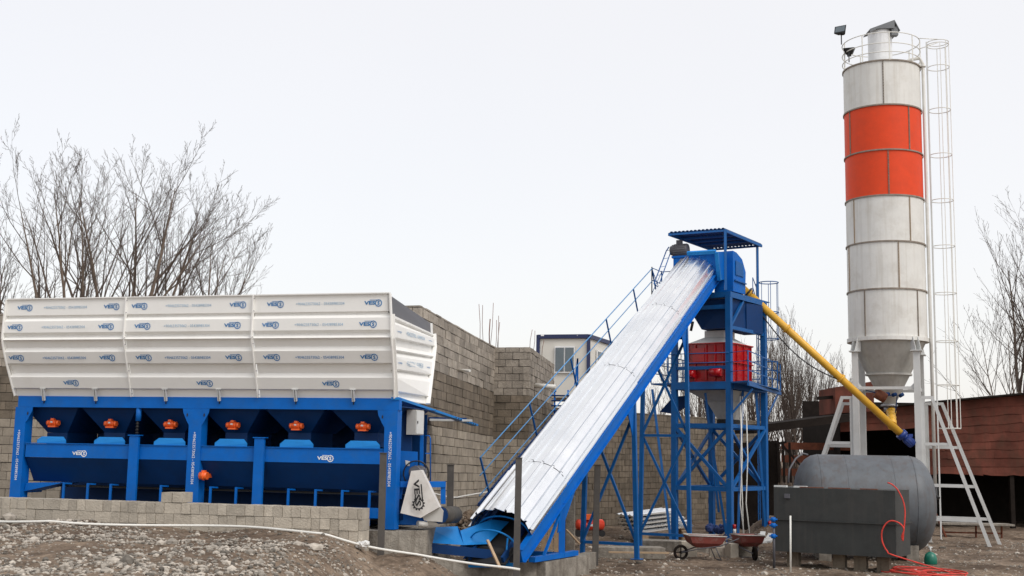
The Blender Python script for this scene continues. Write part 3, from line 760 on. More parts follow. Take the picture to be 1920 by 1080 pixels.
for s_ in (-1, 1):
    mb = MB(); mb.bar(cp(-.25, .60*s_, .13), cp(ALEN, .60*s_, .13), .07, .26, up=NN)
    mb.bar(cp(-.25, .60*s_+.025*s_, .268), cp(ALEN, .60*s_+.025*s_, .268), .13, .012, up=NN); mb.bar(cp(-.25, .60*s_+.025*s_, -.008), cp(ALEN, .60*s_+.025*s_, -.008), .13, .012, up=NN)
    mb.build('side_beam', BLUE, cv)
mb = MB(); mb.bar(cp(-.6, 0, .16), cp(ALEN, 0, .16), .9, .02, up=NN); mb.build('belt', BLACK, cv)
mb = MB()
for k in range(9): mb.bar(cp(.6+k*1.6, -.56, -.02), cp(.6+k*1.6, .56, -.02), .06, .06)
split_build(mb, 'cross_members', BLUE, cv)
# cover sheets
cuts = []
def t_of(px, py):   # where the cover ridge meets this pixel, along t
    best = None
    for i in range(400):
        t = i/400*ALEN; p = cp(t, 0, .85) - CAM; sx = 960+F_PX*p.dot(RT)/p.dot(FW); sy = 540-F_PX*p.dot(UP)/p.dot(FW)
        e_ = abs(sy-py)
        if best is None or e_ < best[0]: best = (e_, t)
    return best[1]
tj = [.25, t_of(1000, 868), t_of(1150, 685), t_of(1260, 570), ALEN-.15]
NR = 9; prof_c = []
for i in range(NR):
    a0 = math.pi*(i/NR); st = math.pi/NR
    for f_, rr in ((0, 0), (.40, 0), (.43, .045), (.56, .045), (.58, 0), (.70, 0)):
        a = a0+st*f_; prof_c.append((a, rr))
prof_c.append((math.pi, 0))
for i in range(4):
    rn = random.Random(40+i); mb = MB(); vs = []; ex_ = -.012*i
    steps = 8; m_ = len(prof_c)
    t0, t1 = tj[i], tj[i+1]+.10*(i < 3)
    for k in range(steps+1):
        for q, (a, rr) in enumerate(prof_c):
            f_ = k/steps; t = t0*(1-f_)+t1*f_
            if k == 0: t += rn.uniform(-.03, .03)
            wob = .004*math.sin(q*.9+i*2)+rn.uniform(-.001,.001)
            ra = .61+rr+.02*(3-i)+wob; rb = .46+rr+.02*(3-i)+wob
            vs.append(cp(t, math.cos(a)*ra, .31+math.sin(a)*rb))
    for k in range(steps):
        for q in range(m_-1): pass
    n_c = len(mb.v); mb.add(vs, [])
    for k in range(steps):
        for q in range(m_-1):
            mb.f.append([n_c+k*m_+q, n_c+k*m_+q+1, n_c+(k+1)*m_+q+1, n_c+(k+1)*m_+q]); mb.mi.append(1 if q % 6 == 4 else 0); mb.sm.append(False)  # second slot paints the shadow strip next to each rib
    # sheet skirt hanging down at the sides
    for s_ in (-1, 1):
        r0 = .61+.02*(3-i)
        mb.add([cp(t0, s_*r0, .31), cp(t1, s_*r0, .31), cp(t1, s_*r0, .285), cp(t0, s_*r0, .285)], [(0,1,2,3)])
    ob = mb.build('cover_sheet', [GALV, RIBSHADE], cv)
    so_ = ob.modifiers.new('thickness', 'SOLIDIFY'); so_.thickness = .006
    # dark tube along the joint, standing in for the overlap gap's shadow
    if i:
        mj = MB(); pts = []
        for q in range(18, m_):
            a, rr = prof_c[q][0], prof_c[q][1]
            if a > math.pi*.62: break
        js = [cp(t0+.112+rn.uniform(-.008,.008), math.cos(a)*(.615+.02*(3.55-i)+rr), .31+math.sin(a)*(.465+.02*(3.55-i)+rr)) for (a, rr) in prof_c if .10*math.pi < a < .60*math.pi]
        mj.tube(js, .013, 4); mj.build('overlap_shadow', GAPSHADE, ob)
# hoops and tail
mb = MB()
for t_, r_ in ((-.15, .50), (.35, .56)):
    pts = [cp(t_, math.cos(math.pi*k/14)*r_, .28+math.sin(math.pi*k/14)*.34) for k in range(15)]
    mb.tube(pts, .018, 6)
split_build(mb, 'cover_hoop', BLUE2, cv)
mb = MB()
for s_ in (-.35, .38): mb.bar(cp(-.55, s_, .22), cp(1.3, s_, .32), .05, .14, up=NN)
split_build(mb, 'inner_skirt', NAVY, cv)
# feed hopper
mb = MB(); H = [at(801,989,24.2), at(858,987,24.5), at(863,995,24.3), at(922,974,24.6), at(955,978,24.8), at(915,1020,24.2), at(870,1022,24.0), at(806,1018,23.9)]
mb.poly([H[0],H[1],H[2],H[6],H[7]], V((0,.02,0))); mb.poly([H[2],H[3],H[4],H[5],H[6]], V((0,.02,0)))
mb.build('feed_hopper', BLUE2, cv)
mb = MB(); mb.bar(at(803,1027,23.9), at(925,1040,23.95), .1, .17); mb.bar(at(806,1024,24), at(806,1024,25.6), .08, .12); mb.build('hopper_base', NAVY, cv)
mb = MB(); mb.tube([cp(-.1,-.1,.1), cp(.15,-.28,.0), cp(-.3,.2,-.05)], .02, 5); mb.tube([cp(-.35,.38,.0), cp(-.3,.38,.32), cp(-.05,.3,.38)], .02, 6)
mb.bar(cp(-.5,-.5,.02), cp(-.4,.5,.02), .1, .08); mb.build('tail_frame', BLUE2, cv)
mb = MB(); mb.cyl(cp(-.2,-.42,.12), cp(-.2,.42,.12), .14, 18); mb.build('tail_drum', BLACK, cv)
# trestles
def gz(x, y): return gh(x, y)
def trestle(pxn, pxf, yn_foot, braces=True):
    # find t so that the near-side beam projects at pxn
    def find(c, px, n=0):
        lo, hi = 0, ALEN
        for _ in range(40):
            mid = (lo+hi)/2; p = cp(mid, c, n)-CAM; sx = 960+F_PX*p.dot(RT)/p.dot(FW)
            if sx < px: lo = mid
            else: hi = mid
        return lo
    tn = find(.60, pxn); topn = cp(tn, .60, 0); topf = cp(tn, -.60, 0)
    fn = V((topn.x, topn.y, .08)) + CR*.10; ff = V((topf.x, topf.y, .08)) - CR*.10
    for tp, ft in ((topn, fn), (topf, ff)):
        mb = MB(); mb.bar(ft, tp, .10, .10, up=DIRH); mb.box(ft+V((0,0,.01)), .24, .24, .02, CR, DIRH); mb.build('leg', TBLUE, cv)
    mb = MB(); H = topn.z
    if braces:
        nb = 2 if H > 4.2 else 1; zs = [.35+(H-.7)*k/nb for k in range(nb+1)]
        for k in range(nb):
            a = fn.lerp(topn, zs[k]/H); b = ff.lerp(topf, zs[k+1]/H); c = ff.lerp(topf, zs[k]/H); d_ = fn.lerp(topn, zs[k+1]/H)
            mb.bar(a+DIRH*.03, b+DIRH*.03, .06, .06, up=DIRH); mb.bar(c-DIRH*.035, d_-DIRH*.035, .06, .06, up=DIRH)
        for z_ in zs: mb.bar(fn.lerp(topn, z_/H), ff.lerp(topf, z_/H), .07, .07)
    split_build(mb, 'bracing', TBLUE, cv)
    # gusset knee
    mb = MB(); q = cp(tn, .60, -.0)
    mb.poly([cp(tn-.55,.64,.02), cp(tn+.15,.64,.02), topn+V((0,0,-.75)), topn+V((0,0,-.85))-DIRH*.05], -CR*.02); mb.build('knee_plate', BLUE, cv)
    return tn
tr1 = trestle(1188, 1101, 1005); tr2 = trestle(1286, 1210, 1003)
# short foot near the bottom
mb = MB(); tp = cp(1.9, .60, 0); ft = V((tp.x, tp.y, .44)); tp2 = cp(1.9, -.6, 0); ft2 = V((tp2.x, tp2.y, .44))
mb.bar(ft, tp, .13, .13); mb.bar(ft2, tp2, .13, .13); mb.bar(ft-DIRH*1.4+V((0,0,0)), ft+DIRH*.7, .14, .1); mb.bar(ft2-DIRH*1.4, ft2+DIRH*.7, .14, .1)
mb.bar(ft-DIRH*.9, tp+V((0,0,-.1)), .05, .05); mb.bar(ft, ft2, .12, .1); mb.poly([cp(1.7,.645,0), cp(2.7,.645,0), tp+V((0,0,-.55)), tp+V((0,0,-.6))-DIRH*.2], -CR*.02); mb.build('foot_frame', BLUE, cv)
pad = MB(); cpt = (ft+ft2)/2+DIRH*.1; pad.box(V((cpt.x,cpt.y,.10)), 1.42, 2.2, .54, CR, DIRH); tag(pad.build('footing_pad', CONC, None, (cpt.x,cpt.y,0)), 'concrete pad inside the kerb under the lower conveyor frame', 'pad')
# walkway + handrail on the far side
mb = MB(); W0, W1_ = 1.4, 11.6
def wp(s, c, h): # s along horizontally from CA+..., h above beam line
    p = CA + DIRH*s + CR*c; return V((p.x, p.y, zA + SL*s + h))
rail_z0 = at(902, 858, 26.1).z; s0 = 1.45; hr = rail_z0 - (zA+SL*s0)
e1 = at(1226, 503, 35.4).z; s1 = 11.9; hr1 = e1-(zA+SL*s1)
def rp(s, k):  # k 0 = top rail, 1 = walkway
    h = hr + (hr1-hr)*(s-s0)/(s1-s0); return wp(s, -1.25, h - k*1.0)
for k in (0, .4, .85): mb.tube([rp(s0, k*.95), rp(s1, k*.95)], .013 if k else .015, 6)
split_build(mb, 'handrail', RAILGLARE, cv)
for s in (1.45, 3.8, 6.1, 8.4, 10.4, 11.9):
    mb = MB(); pt = rp(s, 0); mb.bar(pt, pt-NN*.92, .035, .03); mb.build('handrail_post', TBLUE, cv)
mb = MB(); mb.bar(rp(s0, 1.02), rp(s1, 1.02), .05, .12)
mb.bar(wp(s0, -.68, hr-1.02), wp(s1, -.68, hr1-1.02), .05, .12); 
for k in range(34):
    s = s0+(s1-s0)*k/33; a = rp(s, 1.0); b = V((a.x, a.y, a.z))+CR*.55; mb.bar(a, b, .22, .025)
mb.build('walkway', NAVY, cv)
# top landing cage
mb = MB(); q = rp(s1, 0); base = V((q.x, q.y, q.z-1.1))
for (a, b) in ((0,0),(0,.85),(.0,0),(.7,.85)):
    p = base + CR*(a) + DIRH*b; mb.bar(p, p+V((0,0,1.15)), .03)
for z_ in (.35, .75, 1.12):
    mb.tube([base+V((0,0,z_)), base+DIRH*.85+V((0,0,z_)), base+DIRH*.85+CR*.7+V((0,0,z_))], .013, 5)
mb.tube([base+V((0,0,1.1)), base+DIRH*.85+V((0,0,.4))], .011, 5); mb.tube([base+V((0,0,.35)), base+DIRH*.85+V((0,0,1.12))], .011, 5)
mb.box(base+DIRH*.45+CR*.35+V((0,0,-.02)), .8, .95, .05, CR, DIRH); mb.build('landing_cage', TBLUE, cv)

# ------------------------------------------------------------------ mixer tower
PH = R(35); TA = V((math.cos(PH), -math.sin(PH), 0)); TB = V((math.sin(PH), math.cos(PH), 0)); SA, SB = 1.76, 2.5
T0 = at(1265, 900, 36); T0.z = 0
def tp_(a, b, z): return T0 + TA*SA*a + TB*SB*b + V((0,0,z))
def tz(px, py, a, b):   # height of a tower point seen at image row py
    P = tp_(a, b, 0); return at(px, py, P.y).z
tw = thing('mixer_tower', 'blue steel mixer tower with a railed platform and a flat corrugated roof', 'tower', (T0.x, T0.y, 0))
zP = tz(1265, 724, 0, 0); zP2 = tz(1367, 552, 1, 0)
zB1 = tz(1265, 798, 0, 0); zB2 = tz(1265, 914, 0, 0)
def tleg(a, b, z1, w_=.16):
    mb = MB(); mb.bar(tp_(a, b, .05), tp_(a, b, z1), w_, w_, up=TB); mb.box(tp_(a, b, .06), .32, .32, .025, TA, TB)
    return mb.build('leg', TBLUE, tw)
tleg(0, 0, zP+1.35); tleg(1, 0, zP2); tleg(0, 1, zP2); tleg(1, 1, zP2)
mb = MB()
for z_ in (zB1, zB2):
    mb.bar(tp_(.04,0,z_), tp_(.96,0,z_), .13, .13); mb.bar(tp_(.04,1,z_), tp_(.96,1,z_), .13, .13); mb.bar(tp_(1,.03,z_), tp_(1,.97,z_), .11, .11); mb.bar(tp_(0,.03,z_), tp_(0,.97,z_), .11, .11)
split_build(mb, 'girts', TBLUE, tw)
mb = MB()
for (p, q) in (((0,0),(1,0)), ((1,0),(1,1)), ((0,0),(0,1)), ((0,1),(1,1))):
    off = (TB if p[1] == q[1] else TA)*.04
    for z0_, z1_ in ((zB2, zB1),):
        mb.bar(tp_(*p, z0_)+off, tp_(*q, z1_)+off, .09, .07, up=TB); mb.bar(tp_(*q, z0_)-off, tp_(*p, z1_)-off, .09, .07, up=TB)
split_build(mb, 'bracing', TBLUE, tw)
mb = MB()   # inclined outer braces
for (a, b, a2, b2) in ((-.35, -.1, .0, -.1), (.95, .45, 1.0, .2), (1.0, .75, 1.02, .98)):
    mb.bar(tp_(a2, b2, .1), tp_(a, b, zP-.1), .07, .07)
mb.bar(tp_(.6,.3,.9), tp_(.5,.1,zP-.2), .06); mb.bar(tp_(.4,.8,.2), tp_(.2,.5,zP-.2), .07)
mb.bar(tp_(1.0,.0,zP-.9), tp_(1.35,.1,zP-.1), .06); mb.bar(tp_(1.0,1.0,zP-1.0), V((8.6,38.9,zP-.02)), .045)
split_build(mb, 'outer_braces', TBLUE, tw)
# platform
mb = MB(); A0, A1, B0, B1 = -.42, 1.26, -.04, 1.3
mb.bar(tp_(-.02,-.005,zP), tp_(1.02,-.005,zP), .12, .22); mb.bar(tp_(1.03,.03,zP), tp_(1.03,.97,zP), .12, .2); mb.bar(tp_(-.03,.03,zP), tp_(-.03,.97,zP), .12, .2); mb.bar(tp_(-.02,1,zP), tp_(1.02,1,zP), .12, .2)
PF, PB = V((6.72,34.2,0)), V((8.72,39.1,0)); PI = tp_(1.0,1.42,0)
PQ = [tp_(1.03,-.02,0), PF, PB, V((PI.x,PI.y,0))]
mb.poly([V((p.x,p.y,zP+.05)) for p in PQ][::-1], V((0,0,.05)))
mb.bar(V((PF.x,PF.y,zP)), V((PB.x,PB.y,zP)), .06, .10)
mb.hexa([tp_(A0,B0,zP+.05), tp_(-.07,B0,zP+.05), tp_(-.07,B1,zP+.05), tp_(A0,B1,zP+.05), tp_(A0,B0,zP+.09), tp_(-.07,B0,zP+.09), tp_(-.07,B1,zP+.09), tp_(A0,B1,zP+.09)])
mb.hexa([tp_(-.06,1.04,zP+.052), tp_(1.05,1.04,zP+.052), tp_(1.05,B1,zP+.052), tp_(-.06,B1,zP+.052), tp_(-.06,1.04,zP+.09), tp_(1.05,1.04,zP+.09), tp_(1.05,B1,zP+.09), tp_(-.06,B1,zP+.09)])
for k in range(3): mb.bar(tp_(.02,.2+k*.3,zP), tp_(.98,.2+k*.3,zP), .1, .16)
mb.bar(tp_(0,0,zP+.52), tp_(1,0,zP+.52), .06, .1)
mb.build('platform', TBLUE, tw)
mb = MB()
loop = [tp_(A0,B0,0), tp_(A0,B1,0), V((PI.x,PI.y,0)), PB, PF, tp_(1.03,-.02,0)]
for z_ in (.3, .57, .85):
    mb.tube([V((p.x,p.y,zP+.09+z_)) for p in loop], .016, 5)
for p in [tp_(A0,B0,0),tp_(A0,.4,0),tp_(A0,.8,0),tp_(A0,B1,0),tp_(.1,B1,0),tp_(.5,B1,0),V((PI.x,PI.y,0)),PB,PF.lerp(PB,.72),PF.lerp(PB,.4),PF,tp_(-.1,B0,0)]:
    mb.bar(V((p.x,p.y,zP+.09)), V((p.x,p.y,zP+.95)), .035)
for z_ in (.57, .85): mb.tube([tp_(A0,B0,zP+.09+z_), tp_(1.02,B0,zP+.09+z_)], .014, 5)
mb.build('railing', TBLUE, tw)
mb = MB(); mb.poly([at(1237,772,36.9), at(1262,744,36.9), at(1284,742,36.9), at(1284,762,36.9), at(1262,776,36.9)], V((.1,.35,0))); mb.build('side_chute', NAVY, tw)
# upper deck, chute hopper
mb = MB()
mb.bar(tp_(-.1,0,zP2), tp_(1.05,0,zP2), .12, .16); mb.bar(tp_(1,0.02,zP2+.003), tp_(1,1.06,zP2+.003), .12, .16); mb.bar(tp_(0,.02,zP2), tp_(0,1.1,zP2), .12, .16); mb.bar(tp_(-.1,1,zP2-.01), tp_(1.05,1,zP2-.01), .12, .14)
mb.bar(tp_(.1,.0,zP2-.35), tp_(.95,.0,zP2-.35), .08, .12)
mb.bar(tp_(1,.02,zP2-.95), tp_(1,1,zP2-.95), .07, .1); mb.bar(tp_(1,.05,zP2-.9), tp_(1,.4,zP2-.08), .07, .07)
mb.hexa([tp_(.2,.1,zP2+.085), tp_(1.0,.1,zP2+.085), tp_(1.0,1.2,zP2+.085), tp_(.2,1.2,zP2+.085), tp_(.2,.1,zP2+.11), tp_(1.0,.1,zP2+.11), tp_(1.0,1.2,zP2+.11), tp_(.2,1.2,zP2+.11)])
mb.build('upper_deck', TBLUE, tw)
zh0 = tz(1340, 620, .5, .3); mb = MB()
mb.hexa([tp_(.42,.12,zh0), tp_(.92,.05,zh0), tp_(1.0,.6,zh0), tp_(.35,.62,zh0), tp_(.15,.05,zP2-.1), tp_(.97,.05,zP2-.1), tp_(1.0,.7,zP2-.1), tp_(.2,.7,zP2-.1)])
hp = mb.build('charging_hopper', NAVY, tw)
mb = MB(); mb.hexa([tp_(.7,.55,zh0-.02), tp_(1.0,.5,zh0-.02), tp_(1.05,.9,zh0-.02), tp_(.7,.9,zh0-.02), tp_(.7,.55,zP2-.1), tp_(1.0,.5,zP2-.1), tp_(1.05,.9,zP2-.1), tp_(.7,.9,zP2-.1)]); mb.build('cement_weigher', NAVY, tw)
mb = MB(); ta = tp_(.25,-.05,zP2-.6); tb = tp_(.45,-.05,zh0+.1); mb.tube([tp_(.02,-.1,zP2-.75), tp_(.38,-.05,zh0+.15)], .025, 6); mb.tube([tp_(.38,-.05,zh0+.2), tp_(.34,-.05,zh0-.08)], .04, 6); mb.build('pneumatic_cylinder', INKB, tw)
# head box of conveyor
mb = MB(); zh = ALEN
hb = [cp(zh-.55,-.12,.10), cp(zh-.55,.74,.10), cp(zh+1.0,.74,-.45), cp(zh+1.0,-.12,-.45)]
top = [cp(zh-.30,-.12,.90), cp(zh-.30,.74,.90), cp(zh+.75,.74,.5), cp(zh+.75,-.12,.5)]
ring_in = [cp(zh-.29,.62,.88), cp(zh-.29,-.60,.88), cp(zh-.5,-.60,.15), cp(zh-.5,.62,.15)]
mb.hexa(hb+top)
hx = mb.build('head_box', BLUE, cv)
mb = MB(); mb.bar(top[0]+NN*.03-AX*.08, top[1]+NN*.03-AX*.08, .1, .1, up=NN); mb.bar(top[1]-AX*.08+CR*.02, hb[1]+CR*.02, .1, .1, up=CR); mb.build('head_box_frame', BLUE2, hx)
mb = MB()
# access door panel on the right of the box
c0 = tp_(1.0,.05,zP2+.12); 
mb.poly([tp_(1.03,.08,zP2+.12), tp_(1.03,.42,zP2+.12), tp_(1.03,.44,zP2+.8), tp_(1.03,.34,zP2+1.15), tp_(1.03,.18,zP2+1.3), tp_(1.03,.08,zP2+1.32)], -TA*.6)
db = mb.build('head_housing', BLUE, hx)
mb = MB(); mb.poly([tp_(1.045,.14,zP2+.62), tp_(1.045,.36,zP2+.62), tp_(1.045,.34,zP2+1.0), tp_(1.045,.14,zP2+1.05)], -TA*.015); mb.bar(tp_(1.05,.1,zP2+.45), tp_(1.05,.42,zP2+.43), .04, .03); mb.build('hatch', TBLUE, db)
# motor
mc_ = at(1277, 469, cp(zh,-.9,0).y-.1); mb = MB(); mx_ = CR
mb.cyl(mc_-mx_*.26, mc_+mx_*.22, .175, 22)
for q in range(18):
    a = q*math.pi/9; off = DIRH*math.cos(a)*.18+V((0,0,math.sin(a)*.18)); mb.bar(mc_-mx_*.2+off, mc_+mx_*.2+off, .012, .02)
mb.box(mc_-mx_*.05+V((0,0,.24)), .16, .14, .12, mx_, DIRH); mb.cyl(mc_-mx_*.32, mc_-mx_*.26, .14, 18)
mb.build('drive_motor', DGREY, hx)
mb = MB(); mb.bar(mc_+V((0,0,-.22))-mx_*.25, mc_+V((0,0,-.22))+mx_*.5, .3, .06); mb.bar(mc_+V((0,0,-.5))-mx_*.2, mc_+V((0,0,-.5))+mx_*.5, .25, .5); mb.build('motor_base', BLUE, hx)
mb = MB(); g0 = mc_-mx_*.36; g1 = cp(zh-1.1,-.95,.3)
mb.tube([g0+V((-.02,0,.12)), g0+V((-.10,0,.0)), g1+V((-.08,0,.0)), g1+V((.05,0,-.1))], .018, 5); mb.tube([g0+V((.06,0,.05)), g1+V((.08,0,.02))], .016, 5)
for k in range(5): q = (g0+V((-.1,0,0))).lerp(g1+V((-.08,0,0)), k/4); mb.bar(q, q+V((.14,0,.03)), .012)
mb.build('belt_hoop', TBLUE, hx)
# roof canopy
rc4 = [at(1254,438,35.4), at(1358,430,34.0), at(1428,460,37.4), at(1336,467,38.6)]
zr = sum(p.z for p in rc4)/4
rc4 = [atz(1254,437,zr+.02), atz(1358,429.5,zr+.12), atz(1428,459,zr+.02), atz(1336,466.5,zr-.06)]
mb = MB(); nrib = 14; vs = []
for i in range(nrib*4+1):
    f_ = i/(nrib*4); a = rc4[0].lerp(rc4[1], f_); b = rc4[3].lerp(rc4[2], f_); h_ = [0, 0, .035, .035][i % 4]
    vs += [a+V((0,0,h_)), b+V((0,0,h_))]
mb.add(vs, [(2*i, 2*i+1, 2*i+3, 2*i+2) for i in range(nrib*4)])
rf = mb.build('roof', ROOFB, tw); md = rf.modifiers.new('thickness', 'SOLIDIFY'); md.thickness = .012
mb = MB()
for f_ in (.02, .3, .5, .68, .992): mb.bar(rc4[0].lerp(rc4[3], f_)+V((0,0,-.034)), rc4[1].lerp(rc4[2], f_)+V((0,0,-.034)), .05, .06)
mb.bar(rc4[0]+V((0,0,-.04)), rc4[3]+V((0,0,-.04)), .05, .08); mb.bar(rc4[1]+V((0,0,-.04)), rc4[2]+V((0,0,-.04)), .05, .08); mb.build('purlins', TBLUE, rf)
for (px, Y) in ((1360, 34.45), (1420, 37.1), (1278, 36.0), (1334, 38.0)):
    mb = MB(); p = at(px, 480, Y); mb.bar(V((p.x,p.y,zP2+.05)), V((p.x,p.y,zr-.05)), .07 if px in (1360,1420) else .045); mb.build('roof_post', TBLUE, rf)
# upper ladder with cage
mb = MB(); lc = at(1442, 600, 37.6); lr = .30; zt_l = at(1442, 530, 37.6).z
for yy in (530, 586, 636):
    z_ = at(1442, yy, 37.6).z; mb.ring(V((lc.x, lc.y, z_)), lr, .016, 22, 5)
for a in (-2.6, -1.6, -.6, .4, 1.4): 
    o_ = V((math.cos(a)*lr, math.sin(a)*lr, 0)); mb.bar(V((lc.x,lc.y,at(1442,636,37.6).z))+o_, V((lc.x,lc.y,zt_l))+o_, .016)
for s_ in (-.02, .24):
    p0 = V((lc.x-.34, lc.y+s_, .2)); mb.bar(p0, V((p0.x,p0.y,zt_l)), .03)
k = .5
while k < zt_l: mb.bar(V((lc.x-.34, lc.y-.02, k)), V((lc.x-.34, lc.y+.24, k)), .02); k += .3
mb.tube([V((lc.x-.34,lc.y,zt_l-.3)), V((lc.x-.7,lc.y-1.0,zt_l+.0)), V((lc.x-.7,lc.y-1.0,zt_l-.5))], .014, 5); mb.tube([V((lc.x-.34,lc.y,zt_l-.75)), V((lc.x-.7,lc.y-1.0,zt_l-.3))], .014, 5)
mb.build('caged_ladder', TBLUE, tw)
# white marker sleeves on feet
for (a, b, s_) in ((1,0,.0), (1,1,.0)):
    mb = MB()
    for k in range(4):
        mb.m = k % 2; p = tp_(a, b, .1+k*.13)+TA*.13; mb.cyl(p, p+V((0,0,.128)), .045, 10)
    mb.build('striped_sleeve', [GREYW, RED], tw)
mb = MB()
for dx_, sw in ((.15,.05),(.22,-.06),(.32,.04)):
    p = tp_(1,.15,0)+V((dx_,0,0)); mb.tube([V((p.x,p.y,zP-.3)), V((p.x+sw,p.y,2.5)), V((p.x-.02,p.y,1.2)), V((p.x+.06+sw,p.y,.1))], .018, 5)
mb.build('hanging_hoses', PVC, tw)

# mixer (sits on the platform)
mxr = thing('concrete_mixer', 'glossy red pan mixer on the tower platform under the grey feed cone', 'concrete mixer', tuple(tp_(.5,.5,zP+.1)))
zm0 = zP+.12; zm1 = tz(1330, 646, .4, .0)
mb = MB(); ma, mbb = (.08, .98), (.08, .95)
ol = [(.22,.02),(.90,.02),(1.0,.14),(1.0,.62),(.90,.72),(.22,.72),(.14,.6),(.14,.12)]
mb.poly([tp_(a,b,zm0) for a,b in ol], V((0,0,zm1-zm0)))
body = mb.build('mixer_body', RED, mxr)
mb = MB(); ol2 = [(.2,-.01),(.92,-.01),(1.03,.13),(1.03,.65),(.92,.75),(.20,.75),(.11,.62),(.11,.11)]
mb.poly([tp_(a,b,zm1+.002) for a,b in ol2], V((0,0,.03))); mb.poly([tp_(a,b,zm0+.55) for a,b in ol2], V((0,0,.025)))
for a in (.24,.38,.58,.74,.88): mb.bar(tp_(a,.008,zm0+.03), tp_(a,.008,zm1-.02), .04, .05, up=TB)
for b in (.2,.4,.6): mb.bar(tp_(1.008,b,zm0+.03), tp_(1.008,b,zm1-.02), .05, .04, up=TB)
mb.poly([tp_(.34,.0,zm0+.58), tp_(.56,.0,zm0+.58), tp_(.56,.0,zm1-.12), tp_(.34,.0,zm1-.12)], -TB*.03)
mb.build('stiffeners', RED, body)
mb = MB()
for z_ in (zm1-.15, zm1-.4):
    for a in (.17, .21): pass
    mb.box(tp_(.24,-.0,z_)-TB*.03, .04, .03, .07, TA, TB); mb.box(tp_(1.02,.5,z_), .05, .03, .07, TB, TA)
mb.build('inspection_marks', GREYW, body)
mb = MB(); mb.cyl(tp_(.33,-.04,zm0+.22)-TA*.15, tp_(.33,-.04,zm0+.22)+TA*.12, .11, 14); mb.cyl(tp_(.8,-.04,zm0+.25)-TA*.2, tp_(.8,-.04,zm0+.25)+TA*.15, .12, 14); mb.build('gear_motor', RED, mxr)
mb = MB(); zc1 = zm1+.04; zc2 = tz(1340, 634, .5,.3)
cc = [(.2,.06),(.95,.06),(.95,.66),(.2,.66)]; c3 = [(.42,.2),(.78,.2),(.78,.5),(.42,.5)]
mb.hexa([tp_(a,b,zc1) for a,b in cc]+[tp_(a,b,zc2) for a,b in c3]); mb.hexa([tp_(a,b,zc2+.002) for a,b in c3]+[tp_(a,b,zh0-.03) for a,b in c3])
mb.build('feed_cone', GREYW, mxr)
mb = MB(); zd0 = tz(1350, 786, .6, .3)
zmid = tz(1350, 752, .6, .3)
mb.hexa([tp_(.40,.25,zmid), tp_(.86,.25,zmid), tp_(.86,.66,zmid), tp_(.40,.66,zmid), tp_(.16,.1,zP-.12), tp_(.95,.1,zP-.12), tp_(.95,.8,zP-.12), tp_(.16,.8,zP-.12)])
mb.hexa([tp_(.56,.34,zd0), tp_(.80,.34,zd0), tp_(.80,.58,zd0), tp_(.56,.58,zd0), tp_(.41,.26,zmid-.003), tp_(.85,.26,zmid-.003), tp_(.85,.65,zmid-.003), tp_(.41,.65,zmid-.003)]); mb.m = 1
mb.hexa([tp_(.55,.33,zd0-.12), tp_(.81,.33,zd0-.12), tp_(.81,.59,zd0-.12), tp_(.55,.59,zd0-.12), tp_(.55,.33,zd0-.003), tp_(.81,.33,zd0-.003), tp_(.81,.59,zd0-.003), tp_(.55,.59,zd0-.003)])
mb.build('discharge_cone', [SILOD, BLACK], mxr)

# ------------------------------------------------------------------ silo
SY = 38.5; SC = at(1666, 700, SY); SC.z = 0; SR = 1.21
def sz(py): return at(1660, py, SY-SR).z
SEAMR = mat('seam_rust', (.42,.33,.24), .8)
rings = [112, 195, 279.4, 364.7, 451, 540, 630]; zs = [sz(y) for y in rings]
si = thing('cement_silo', 'tall cylindrical cement silo, pale grey with two orange bands, on a four legged stand', 'silo', (SC.x, SC.y, 0))
for i in range(6):
    mb = MB(); mb.lathe(SC, [(SR, zs[i]), (SR, zs[i+1])], 64)
    o = mb.build('shell_section', SILOR if i in (1, 2) else SILOW, si)
    mb = MB(); rr = SR+.035; mb.lathe(SC, [(SR-.01, zs[i]+.022), (rr, zs[i]+.022), (rr, zs[i]-.022), (SR-.01, zs[i]-.022)], 64, smooth=False)
    mb.build('flange', RING, o)
    # vertical bolted seams
    offs = [[-1.83], [-1.15, -2.85], [-1.75], [-1.2, -2.75], [-1.55, -3.05], [-2.45, -1.02]][i]
    for a in offs+[0.3, 1.6]:
        mb = MB()
        for s_ in (-.011, .011):
            p = V((SC.x+math.cos(a+s_)*SR, SC.y+math.sin(a+s_)*SR, 0)); n_ = V((math.cos(a), math.sin(a), 0))
            mb.bar(p+n_*.008+V((0,0,zs[i+1]+.03)), p+n_*.008+V((0,0,zs[i]-.03)), .010, .028, up=n_)
        k = zs[i+1]+.08
        while k < zs[i]-.05: p = V((SC.x+math.cos(a)*(SR+.02), SC.y+math.sin(a)*(SR+.02), k)); mb.box(p, .02, .02, .022); k += .09
        mb.build('seam', RING if i in (0, 1, 2, 5) else SEAMR, o)
mb = MB(); zc = sz(640); mb.lathe(SC, [(SR-.02, zs[6]+.02), (SR+.05, zs[6]+.02), (SR+.05, zs[6]-.10), (SR-.04, zs[6]-.10)], 64, smooth=False); mb.build('base_ring', SILOW, si)
zc2 = at(1668, 700, SY-.7).z; zc3 = at(1672, 760, SY).z
mb = MB(); mb.lathe(SC, [(SR-.05, zs[6]-.10), (.66, zc2), (.17, zc3)], 48)
co = mb.build('cone', SILOD, si)
mb = MB(); mb.lathe(SC, [(.66, zc2+.03), (.72, zc2+.03), (.72, zc2-.03), (.66, zc2-.03)], 48, smooth=False); mb.build('flange', SILOD, co)
mb = MB(); mb.lathe(SC, [(0.0, zs[0]+.12), (SR*.5, zs[0]+.1), (SR, zs[0]+.0)], 48); mb.build('top_plate', SILOW, si)
sa = V((.85, -.35, 0)); sb = V((.35, .85, 0))
corners = {}
